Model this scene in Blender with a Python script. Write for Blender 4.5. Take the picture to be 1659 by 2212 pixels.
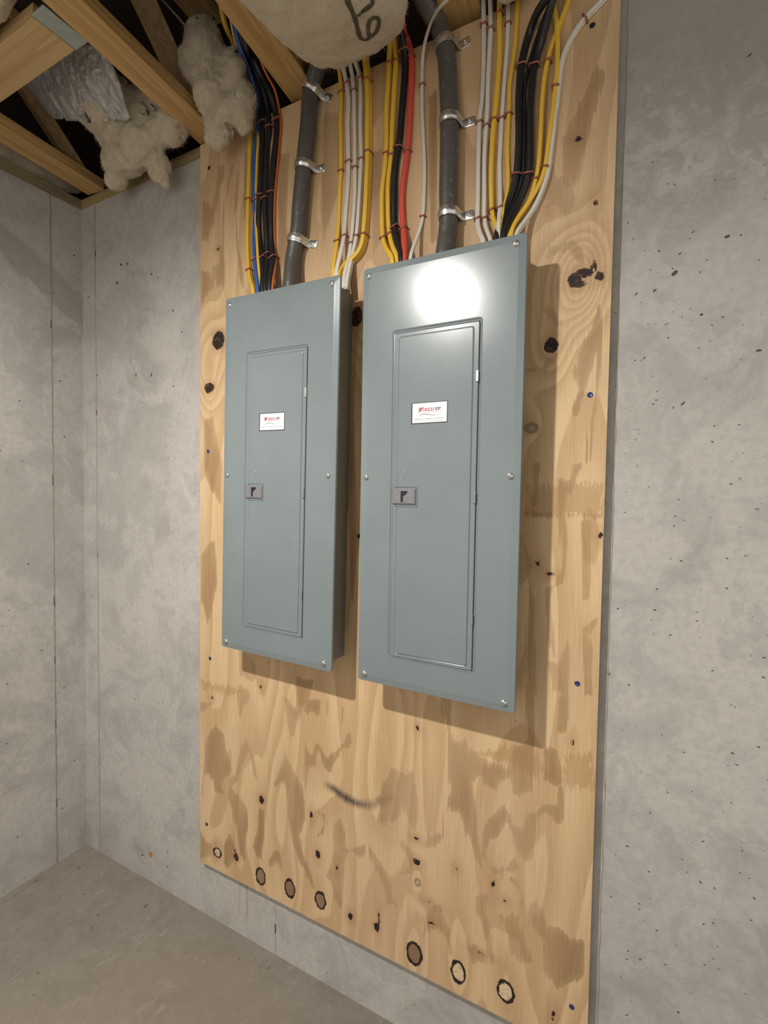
import bpy, bmesh, math, random
import numpy as np
from mathutils import Vector, Matrix, noise as mnoise

# ------------------------------------------------------------------ clear
for o in list(bpy.data.objects):
    bpy.data.objects.remove(o, do_unlink=True)
scene = bpy.context.scene
C = scene.collection
random.seed(7)

# ------------------------------------------------------------------ camera
cam_d = bpy.data.cameras.new('camera')
cam = bpy.data.objects.new('camera', cam_d)
C.objects.link(cam)
cam_d.sensor_fit = 'HORIZONTAL'
cam_d.sensor_width = 36.0
cam_d.lens = 36.0 * 1064.045 / 1659.0
cam_d.clip_start = 0.02
YAW, PITCH, ROLL = 0.49111, -0.03904, 0.01481
fwd = Vector((-math.sin(YAW) * math.cos(PITCH), math.cos(YAW) * math.cos(PITCH), math.sin(PITCH)))
rgt = Vector((math.cos(YAW), math.sin(YAW), 0))
upv = rgt.cross(fwd)
r2 = math.cos(ROLL) * rgt + math.sin(ROLL) * upv
u2 = -math.sin(ROLL) * rgt + math.cos(ROLL) * upv
M = Matrix.Identity(4)
for i in range(3):
    M[i][0], M[i][1], M[i][2] = r2[i], u2[i], -fwd[i]
M.translation = Vector((1.09778, -1.16921, 1.46057))
cam.matrix_world = M
scene.camera = cam

# ------------------------------------------------------------------ world, lamp, exposure
world = bpy.data.worlds.new('world')
scene.world = world
world.use_nodes = True
bg = world.node_tree.nodes['Background']
bg.inputs[0].default_value = (1.0, 0.95, 0.87, 1)     # light spilling in from the rest of the basement
bg.inputs[1].default_value = 0.62

LAMP = Vector((0.18, -1.43, 2.475))
ld = bpy.data.lights.new('ceiling_lamp_light', 'SPOT')     # frosted bulb: shines down and sideways, its cap hides the rest
ld.shadow_soft_size = 0.036
ld.spot_size = math.pi
ld.spot_blend = 0.70
ld.energy = 182.0
ld.color = (1.0, 0.965, 0.91)
lo = bpy.data.objects.new('ceiling_lamp_light', ld)
lo.location = LAMP
C.objects.link(lo)

vs = scene.view_settings
vs.view_transform = 'Standard'
vs.look = 'None'
vs.gamma = 1.0
vs.use_curve_mapping = False
vs.exposure = 0.43
# ---- unprojected from image pixels: cable runs, staples, plywood figure, knots and wall pits (metres) ----
CABLES = {
    'L1_yellow': ([(0.0096, -0.13, 2.7697), (0.0017, -0.09, 2.7532), (-0.0058, -0.06, 2.7233), (0.0023, -0.045, 2.6744), (0.0084, -0.0335, 2.6257), (0.0181, -0.0335, 2.5675), (0.0165, -0.0335, 2.5269), (0.0162, -0.0335, 2.5094), (0.0157, -0.0335, 2.4447), (0.0117, -0.0335, 2.3481), (0.0099, -0.0335, 2.283), (0.0089, -0.0335, 2.2175), (0.0119, -0.0335, 2.1508), (0.0237, -0.04, 2.1031), (0.0418, -0.052, 2.0755), (0.0651, -0.066, 2.0419)], 0.013, 0.006, 2, [(0.0158, 2.5473), (0.0099, 2.3365), (0.0133, 2.1295)]),
    'L1_yellow_c': ([(0.0458, -0.13, 2.7292), (0.0386, -0.09, 2.6939), (0.039, -0.06, 2.6634), (0.0471, -0.045, 2.6176), (0.0367, -0.0275, 2.5789), (0.0408, -0.0275, 2.5229), (0.047, -0.0275, 2.5034), (0.0417, -0.0275, 2.4567), (0.0398, -0.0275, 2.399), (0.0379, -0.0275, 2.354), (0.0365, -0.0275, 2.2957), (0.0539, -0.04, 2.2044), (0.0719, -0.052, 2.1149), (0.0957, -0.066, 2.0476)], 0.0091, 0.006, 1, []),
    'L1_blue': ([(0.06, -0.13, 2.7056), (0.0567, -0.09, 2.6713), (0.0537, -0.06, 2.6367), (0.0582, -0.045, 2.6002), (0.0464, -0.028, 2.5753), (0.0437, -0.028, 2.5352), (0.0344, -0.028, 2.5071), (0.0282, -0.028, 2.4442), (0.0277, -0.028, 2.3793), (0.0311, -0.028, 2.3295), (0.0336, -0.028, 2.2799), (0.0309, -0.028, 2.215), (0.0446, -0.04, 2.148), (0.0612, -0.052, 2.1009), (0.0809, -0.066, 2.0439)], 0.0137, 0.007, 1, [(0.0457, 2.5263), (0.0348, 2.3265), (0.0377, 2.1492)]),
    'L1_black_a': ([(0.06, -0.13, 2.7233), (0.0493, -0.09, 2.7157), (0.0499, -0.06, 2.6726), (0.0617, -0.045, 2.6258), (0.0592, -0.03, 2.5831), (0.0631, -0.03, 2.5439), (0.0652, -0.03, 2.4998), (0.0653, -0.03, 2.496), (0.0618, -0.03, 2.4491), (0.0599, -0.03, 2.4015), (0.0547, -0.03, 2.3385), (0.0507, -0.03, 2.2909), (0.051, -0.03, 2.2421), (0.0579, -0.03, 2.1918), (0.0738, -0.04, 2.1355), (0.0879, -0.052, 2.0958), (0.0991, -0.066, 2.0407)], 0.0179, 0.011, 1, [(0.0648, 2.5439), (0.0566, 2.3369), (0.0663, 2.142)]),
    'L1_black_b': ([(0.0776, -0.13, 2.6985), (0.0637, -0.09, 2.6945), (0.068, -0.06, 2.6578), (0.0834, -0.045, 2.61), (0.0828, -0.03, 2.575), (0.0904, -0.03, 2.5241), (0.0888, -0.03, 2.4923), (0.0837, -0.03, 2.4902), (0.0811, -0.03, 2.4433), (0.078, -0.03, 2.3964), (0.0742, -0.03, 2.3237), (0.0768, -0.03, 2.2683), (0.0793, -0.03, 2.2194), (0.0848, -0.03, 2.16), (0.0923, -0.04, 2.1221), (0.0998, -0.052, 2.0839), (0.1105, -0.066, 2.0418)], 0.0177, 0.011, 1, [(0.0922, 2.5222), (0.0761, 2.3219), (0.0864, 2.1553)]),
    'L1_black_c': ([(0.0916, -0.13, 2.6803), (0.078, -0.09, 2.6785), (0.0859, -0.06, 2.6459), (0.1083, -0.045, 2.5958), (0.1101, -0.0305, 2.5653), (0.1192, -0.0305, 2.533), (0.1184, -0.0305, 2.496), (0.1178, -0.0305, 2.4791), (0.1098, -0.0305, 2.4344), (0.1039, -0.0305, 2.3887), (0.0993, -0.0305, 2.3328), (0.0972, -0.0305, 2.2791), (0.0988, -0.0305, 2.2307), (0.1013, -0.0305, 2.182), (0.1162, -0.04, 2.1396), (0.1206, -0.052, 2.0957), (0.125, -0.066, 2.0423)], 0.0201, 0.012, 1, [(0.1204, 2.528), (0.101, 2.3364), (0.1092, 2.1444)]),
    'L1_orange': ([(0.1222, -0.1, 2.6411), (0.1266, -0.05, 2.6041), (0.1197, -0.0275, 2.5827), (0.1288, -0.0275, 2.5477), (0.1319, -0.0275, 2.5068), (0.1277, -0.0275, 2.4682), (0.1289, -0.0275, 2.4775), (0.122, -0.0275, 2.4167), (0.1161, -0.0275, 2.371), (0.111, -0.0275, 2.3248), (0.109, -0.0275, 2.2616), (0.1103, -0.0275, 2.2134), (0.1136, -0.0275, 2.1646), (0.1267, -0.04, 2.1247), (0.1311, -0.052, 2.0874), (0.1373, -0.066, 2.0432)], 0.007, 0.006, 1, []),
    'L2_yellow_l': ([(0.3355, -0.06, 2.6263), (0.3302, -0.04, 2.6095), (0.3301, -0.0275, 2.6016), (0.3361, -0.0275, 2.5559), (0.338, -0.0275, 2.5117), (0.336, -0.0275, 2.4577), (0.3379, -0.0275, 2.4114), (0.3396, -0.0275, 2.3376), (0.3362, -0.0275, 2.265), (0.3336, -0.0275, 2.1917), (0.3373, -0.04, 2.1289), (0.3388, -0.052, 2.0853), (0.3434, -0.066, 2.0407)], 0.0119, 0.006, 1, [(0.34, 2.5294), (0.3424, 2.3297), (0.3319, 2.1332)]),
    'L2_white_a': ([(0.3486, -0.06, 2.6211), (0.3462, -0.04, 2.6033), (0.3491, -0.0275, 2.5727), (0.3576, -0.0275, 2.5372), (0.3621, -0.0275, 2.4924), (0.3588, -0.0275, 2.4502), (0.361, -0.0275, 2.404), (0.3636, -0.0275, 2.3452), (0.3627, -0.0275, 2.2872), (0.3582, -0.0275, 2.2299), (0.3536, -0.0275, 2.1722), (0.3587, -0.04, 2.1359), (0.3565, -0.052, 2.0874), (0.354, -0.066, 2.0416)], 0.0125, 0.006, 1, [(0.3577, 2.5445), (0.3665, 2.3396), (0.3541, 2.1467)]),
    'L2_white_b': ([(0.372, -0.06, 2.6159), (0.3698, -0.04, 2.5984), (0.3729, -0.0275, 2.5639), (0.3787, -0.0275, 2.5231), (0.3799, -0.0275, 2.4754), (0.3828, -0.0275, 2.3971), (0.3839, -0.0275, 2.3247), (0.3858, -0.0275, 2.2663), (0.3816, -0.0275, 2.1948), (0.3754, -0.0275, 2.1378), (0.3769, -0.04, 2.0882), (0.3712, -0.052, 2.0408), (0.3772, -0.066, 2.0054)], 0.0116, 0.006, 1, [(0.3812, 2.5212), (0.3867, 2.3233), (0.3776, 2.1309)]),
    'L2_white_c': ([(0.3849, -0.06, 2.6066), (0.3854, -0.04, 2.5924), (0.3947, -0.0335, 2.5619), (0.4028, -0.0335, 2.5314), (0.4035, -0.0335, 2.4845), (0.403, -0.0335, 2.4316), (0.4048, -0.0335, 2.3864), (0.4073, -0.0335, 2.3344), (0.4033, -0.0335, 2.2584), (0.3992, -0.0335, 2.1875), (0.3954, -0.0335, 2.1422), (0.3899, -0.0335, 2.1173), (0.3841, -0.04, 2.078), (0.3835, -0.052, 2.0385), (0.3859, -0.066, 2.0039)], 0.0107, 0.006, 2, [(0.3994, 2.5422), (0.4062, 2.3326), (0.3947, 2.1459)]),
    'L2_yellow_r': ([(0.4238, -0.06, 2.5952), (0.4163, -0.0408, 2.586), (0.422, -0.0408, 2.5463), (0.425, -0.0408, 2.5139), (0.4269, -0.0407, 2.4713), (0.4277, -0.0408, 2.4186), (0.4278, -0.0408, 2.3747), (0.4295, -0.0408, 2.332), (0.4277, -0.0408, 2.2762), (0.4254, -0.0408, 2.206), (0.4212, -0.0408, 2.1501), (0.4192, -0.0408, 2.1248), (0.4135, -0.0408, 2.1003), (0.3931, -0.0408, 2.0816), (0.3653, -0.0408, 2.0728), (0.3587, -0.052, 2.0578), (0.3594, -0.066, 2.0376)], 0.0127, 0.0065, 3, [(0.4195, 2.5242), (0.4242, 2.3413), (0.4142, 2.133)]),
    'R1_yellow_l': ([(0.5018, -0.06, 2.5878), (0.4892, -0.04, 2.5805), (0.4856, -0.0342, 2.5455), (0.484, -0.0342, 2.4969), (0.4811, -0.0342, 2.4568), (0.4803, -0.0342, 2.4194), (0.482, -0.0342, 2.3608), (0.481, -0.0342, 2.3263), (0.4776, -0.0342, 2.2845), (0.4714, -0.0342, 2.2472), (0.4703, -0.0342, 2.2083), (0.4716, -0.0342, 2.1687), (0.4734, -0.0342, 2.1289), (0.4804, -0.04, 2.1011), (0.4974, -0.052, 2.0727), (0.5207, -0.066, 2.0407)], 0.0123, 0.0065, 2, [(0.4843, 2.547), (0.4798, 2.3291), (0.4749, 2.1128)]),
    'R1_yellow_r': ([(0.511, -0.06, 2.592), (0.5056, -0.04, 2.5861), (0.5053, -0.0342, 2.542), (0.502, -0.0342, 2.4903), (0.4995, -0.0342, 2.4298), (0.4979, -0.0342, 2.4134), (0.4974, -0.0342, 2.3752), (0.4961, -0.0342, 2.3197), (0.4912, -0.0342, 2.2806), (0.4874, -0.0342, 2.2428), (0.4887, -0.0342, 2.2035), (0.4898, -0.0342, 2.1642), (0.4926, -0.0342, 2.1342), (0.4995, -0.04, 2.1066), (0.5151, -0.052, 2.0727), (0.5359, -0.066, 2.0376)], 0.0121, 0.0065, 2, [(0.504, 2.5412), (0.4948, 2.3206), (0.4947, 2.1148)]),
    'R1_black': ([(0.5319, -0.06, 2.5794), (0.5317, -0.04, 2.5555), (0.5302, -0.031, 2.5227), (0.5282, -0.031, 2.483), (0.5252, -0.031, 2.4435), (0.5224, -0.031, 2.4037), (0.5217, -0.031, 2.4076), (0.5202, -0.031, 2.3699), (0.5153, -0.031, 2.3331), (0.5103, -0.031, 2.3058), (0.5063, -0.031, 2.2781), (0.5048, -0.031, 2.2398), (0.5044, -0.031, 2.2011), (0.505, -0.031, 2.1621), (0.5078, -0.031, 2.1342), (0.5196, -0.04, 2.1001), (0.5349, -0.052, 2.0646), (0.5465, -0.066, 2.041)], 0.0172, 0.013, 1, [(0.5286, 2.5512), (0.516, 2.3333), (0.5083, 2.1336)]),
    'R1_red': ([(0.5437, -0.08, 2.5914), (0.5407, -0.06, 2.5915), (0.5341, -0.0295, 2.5868), (0.5451, -0.0295, 2.5543), (0.548, -0.0295, 2.517), (0.5473, -0.0295, 2.4569), (0.5449, -0.0295, 2.4174), (0.5449, -0.0295, 2.4007), (0.5435, -0.0295, 2.3633), (0.54, -0.0295, 2.3169), (0.5353, -0.0295, 2.2802), (0.5303, -0.0295, 2.2529), (0.5271, -0.0295, 2.2249), (0.5263, -0.0295, 2.1962), (0.5281, -0.0295, 2.1668), (0.5313, -0.0295, 2.1371), (0.5392, -0.04, 2.1015), (0.5468, -0.052, 2.0659), (0.553, -0.066, 2.0359)], 0.0162, 0.01, 1, [(0.5475, 2.5372), (0.541, 2.3132), (0.5339, 2.1207)]),
    'R1_white': ([(0.7069, -0.165, 2.5058), (0.6881, -0.155, 2.5079), (0.6546, -0.125, 2.5274), (0.6177, -0.08, 2.5482), (0.5909, -0.05, 2.5412), (0.5759, -0.0275, 2.5212), (0.576, -0.0275, 2.4656), (0.5771, -0.0275, 2.4096), (0.5782, -0.0275, 2.3908), (0.581, -0.0275, 2.3525), (0.5839, -0.0275, 2.3141), (0.5867, -0.0275, 2.2757), (0.5875, -0.0275, 2.2379), (0.5871, -0.0275, 2.2003), (0.5866, -0.0275, 2.1722), (0.585, -0.0275, 2.1461), (0.5792, -0.0275, 2.1228), (0.5758, -0.04, 2.0932), (0.5713, -0.052, 2.0643), (0.5699, -0.066, 2.0343)], 0.0093, 0.006, 1, [(0.5781, 2.4639), (0.5868, 2.1425)]),
    'R2_white_a': ([(0.7257, -0.0275, 2.622), (0.7271, -0.0275, 2.5996), (0.7298, -0.0275, 2.5439), (0.7311, -0.0275, 2.4887), (0.7315, -0.0275, 2.4336), (0.7287, -0.0275, 2.3657), (0.7271, -0.0275, 2.3615), (0.7241, -0.0275, 2.3265), (0.7239, -0.0275, 2.2785), (0.724, -0.0275, 2.2182), (0.7247, -0.0275, 2.1696), (0.7247, -0.0275, 2.1331), (0.7246, -0.0275, 2.104), (0.7312, -0.04, 2.077), (0.7405, -0.052, 2.0526), (0.7539, -0.066, 2.029)], 0.0112, 0.006, 1, [(0.7312, 2.541), (0.7256, 2.3235), (0.7261, 2.1051)]),
    'R2_white_b': ([(0.7436, -0.0335, 2.6088), (0.745, -0.0335, 2.5866), (0.7476, -0.0335, 2.5235), (0.7456, -0.0335, 2.4647), (0.7437, -0.0335, 2.3974), (0.7442, -0.0335, 2.3515), (0.7427, -0.0335, 2.3094), (0.7401, -0.0335, 2.2579), (0.74, -0.0335, 2.2102), (0.7419, -0.0335, 2.1617), (0.7422, -0.0335, 2.1136), (0.7426, -0.0335, 2.0991), (0.7488, -0.04, 2.0753), (0.7604, -0.052, 2.048), (0.7697, -0.066, 2.0302)], 0.0094, 0.006, 2, [(0.7471, 2.5244), (0.7422, 2.3097), (0.7424, 2.0986)]),
    'R2_yellow_c': ([(0.7658, -0.0342, 2.5981), (0.7667, -0.0342, 2.5604), (0.7676, -0.0342, 2.5226), (0.7698, -0.0342, 2.4681), (0.766, -0.0342, 2.3887), (0.7636, -0.0342, 2.3443), (0.7601, -0.0342, 2.3149), (0.7576, -0.0342, 2.2639), (0.756, -0.0342, 2.2051), (0.7577, -0.0342, 2.1571), (0.7599, -0.0342, 2.116), (0.7658, -0.04, 2.0903), (0.7771, -0.052, 2.0653), (0.7862, -0.066, 2.045)], 0.0104, 0.0065, 2, [(0.7665, 2.5421), (0.76, 2.3214), (0.7592, 2.1186)]),
    'R2_white_d': ([(0.7844, -0.0275, 2.5956), (0.7855, -0.0275, 2.5499), (0.7862, -0.0275, 2.5203), (0.7848, -0.0275, 2.4673), (0.7808, -0.0275, 2.4016), (0.7779, -0.0275, 2.3439), (0.7766, -0.0275, 2.3162), (0.7754, -0.0275, 2.2624), (0.7741, -0.0275, 2.2156), (0.7765, -0.0275, 2.1675), (0.7812, -0.04, 2.1125), (0.7827, -0.052, 2.0827), (0.7861, -0.066, 2.0496)], 0.0096, 0.006, 1, [(0.7873, 2.5212), (0.7778, 2.3128), (0.7783, 2.109)]),
    'R2_yellow_e': ([(0.8058, -0.0277, 2.5858), (0.806, -0.0277, 2.5356), (0.805, -0.0277, 2.4857), (0.7984, -0.0277, 2.4217), (0.7924, -0.0277, 2.3837), (0.7946, -0.0277, 2.3291), (0.793, -0.0277, 2.3385), (0.7929, -0.0277, 2.3222), (0.792, -0.0277, 2.2805), (0.792, -0.0277, 2.2337), (0.7941, -0.0277, 2.1978), (0.7967, -0.0277, 2.1689), (0.7931, -0.0277, 2.1392), (0.7909, -0.04, 2.11), (0.7866, -0.052, 2.0701), (0.7863, -0.066, 2.0403)], 0.0095, 0.0065, 1, [(0.7941, 2.3211)]),
    'R2_black_f': ([(0.8941, -0.09, 2.4919), (0.8779, -0.08, 2.4883), (0.8579, -0.06, 2.4915), (0.8379, -0.031, 2.4879), (0.8256, -0.031, 2.4484), (0.8184, -0.031, 2.4143), (0.8158, -0.031, 2.3596), (0.8154, -0.031, 2.3286), (0.818, -0.031, 2.2701), (0.8171, -0.031, 2.2125), (0.8156, -0.031, 2.1805), (0.8103, -0.031, 2.1564), (0.7991, -0.031, 2.1242), (0.7902, -0.04, 2.0914), (0.7845, -0.052, 2.0589), (0.7817, -0.066, 2.0321)], 0.0166, 0.013, 1, [(0.8192, 2.4159), (0.8153, 2.1776)]),
    'R2_black_g': ([(0.8971, -0.08, 2.4992), (0.8874, -0.07, 2.4828), (0.8758, -0.05, 2.4644), (0.8576, -0.031, 2.4409), (0.8467, -0.031, 2.4035), (0.8428, -0.031, 2.3499), (0.8407, -0.031, 2.3198), (0.8422, -0.031, 2.2623), (0.8434, -0.031, 2.2162), (0.8426, -0.031, 2.1751), (0.8363, -0.031, 2.1492), (0.8229, -0.031, 2.1227), (0.8116, -0.04, 2.0931), (0.8036, -0.052, 2.059), (0.7983, -0.066, 2.033)], 0.0157, 0.013, 1, [(0.8469, 2.4013), (0.8423, 2.1723)]),
    'R2_black_h': ([(0.8941, -0.05, 2.5267), (0.8778, -0.04, 2.5123), (0.8609, -0.0275, 2.489), (0.8462, -0.0275, 2.4482), (0.8327, -0.0275, 2.4062), (0.8272, -0.0275, 2.358), (0.8263, -0.0275, 2.3272), (0.829, -0.0275, 2.2688), (0.829, -0.0275, 2.2226), (0.8282, -0.0275, 2.1812), (0.8225, -0.0275, 2.1549), (0.8101, -0.0275, 2.1278), (0.801, -0.04, 2.0911), (0.794, -0.052, 2.0613), (0.79, -0.066, 2.0349)], 0.0092, 0.006, 1, []),
    'R2_yellow_i': ([(0.9214, -0.0342, 2.5282), (0.9145, -0.0342, 2.5112), (0.9053, -0.0342, 2.4851), (0.896, -0.0342, 2.4612), (0.8853, -0.0342, 2.435), (0.876, -0.0342, 2.4028), (0.8693, -0.0342, 2.364), (0.8677, -0.0342, 2.3257), (0.8659, -0.0342, 2.3089), (0.8662, -0.0342, 2.2751), (0.8649, -0.0342, 2.2191), (0.8627, -0.0342, 2.1744), (0.8575, -0.0342, 2.1554), (0.8524, -0.0342, 2.1316), (0.8449, -0.0342, 2.1107), (0.8269, -0.0342, 2.0898), (0.8121, -0.04, 2.072), (0.8097, -0.052, 2.0507), (0.8089, -0.066, 2.0317)], 0.009, 0.0065, 2, [(0.8754, 2.4037), (0.8573, 2.1577)]),
    'R2_yellow_j': ([(0.8775, -0.036, 2.5464), (0.8832, -0.036, 2.5235), (0.8905, -0.036, 2.4874), (0.8952, -0.036, 2.455), (0.897, -0.036, 2.4162), (0.8968, -0.036, 2.3654), (0.8945, -0.036, 2.3407), (0.8917, -0.036, 2.3032), (0.892, -0.036, 2.2987), (0.8866, -0.036, 2.256), (0.8822, -0.036, 2.2127), (0.8787, -0.036, 2.1778), (0.8716, -0.036, 2.1505), (0.8575, -0.036, 2.1271), (0.8409, -0.036, 2.1039), (0.8237, -0.04, 2.0808), (0.8153, -0.052, 2.0586), (0.8135, -0.066, 2.0329)], 0.0098, 0.0065, 1, [(0.894, 2.3463), (0.8777, 2.1796)]),
    'R2_white_k': ([(0.998, -0.0335, 2.4944), (0.9822, -0.0335, 2.482), (0.9615, -0.0335, 2.469), (0.9474, -0.0335, 2.4627), (0.931, -0.0335, 2.4422), (0.9145, -0.0335, 2.4188), (0.9053, -0.0335, 2.3894), (0.9004, -0.0335, 2.3403), (0.8967, -0.0335, 2.2903), (0.8949, -0.0335, 2.2994), (0.8928, -0.0335, 2.2556), (0.8884, -0.0335, 2.2123), (0.8841, -0.0335, 2.1687), (0.877, -0.0335, 2.1413), (0.8663, -0.0335, 2.1169), (0.8566, -0.0335, 2.0966), (0.8425, -0.04, 2.0739), (0.8318, -0.052, 2.0524), (0.824, -0.066, 2.0328)], 0.0087, 0.006, 2, [(0.9484, 2.4646)]),
}
CONDUITS = {
    'left': [(0.289, -0.065, 2.5909), (0.2633, -0.055, 2.5659), (0.2504, -0.048, 2.5431), (0.2448, -0.048, 2.4695), (0.2396, -0.048, 2.4297), (0.2343, -0.048, 2.3865), (0.229, -0.048, 2.343), (0.2219, -0.048, 2.2846), (0.2167, -0.048, 2.2313), (0.214, -0.048, 2.1893), (0.2038, -0.048, 2.1518), (0.1943, -0.048, 2.1076), (0.1991, -0.062, 2.0396)],
    'right': [(0.6052, -0.11, 2.599), (0.6088, -0.09, 2.5902), (0.6169, -0.065, 2.5829), (0.6324, -0.048, 2.5541), (0.644, -0.048, 2.513), (0.6515, -0.048, 2.4486), (0.6561, -0.048, 2.377), (0.6591, -0.048, 2.3499), (0.6573, -0.048, 2.3237), (0.6583, -0.048, 2.2786), (0.6582, -0.048, 2.2247), (0.658, -0.048, 2.1706), (0.6602, -0.048, 2.1339), (0.6596, -0.048, 2.0978), (0.6564, -0.048, 2.0621), (0.6584, -0.062, 2.0338)],
}
STRAPS = {'left': [2.552, 2.3622, 2.1593], 'right': [2.5191, 2.3319, 2.1154]}
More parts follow.
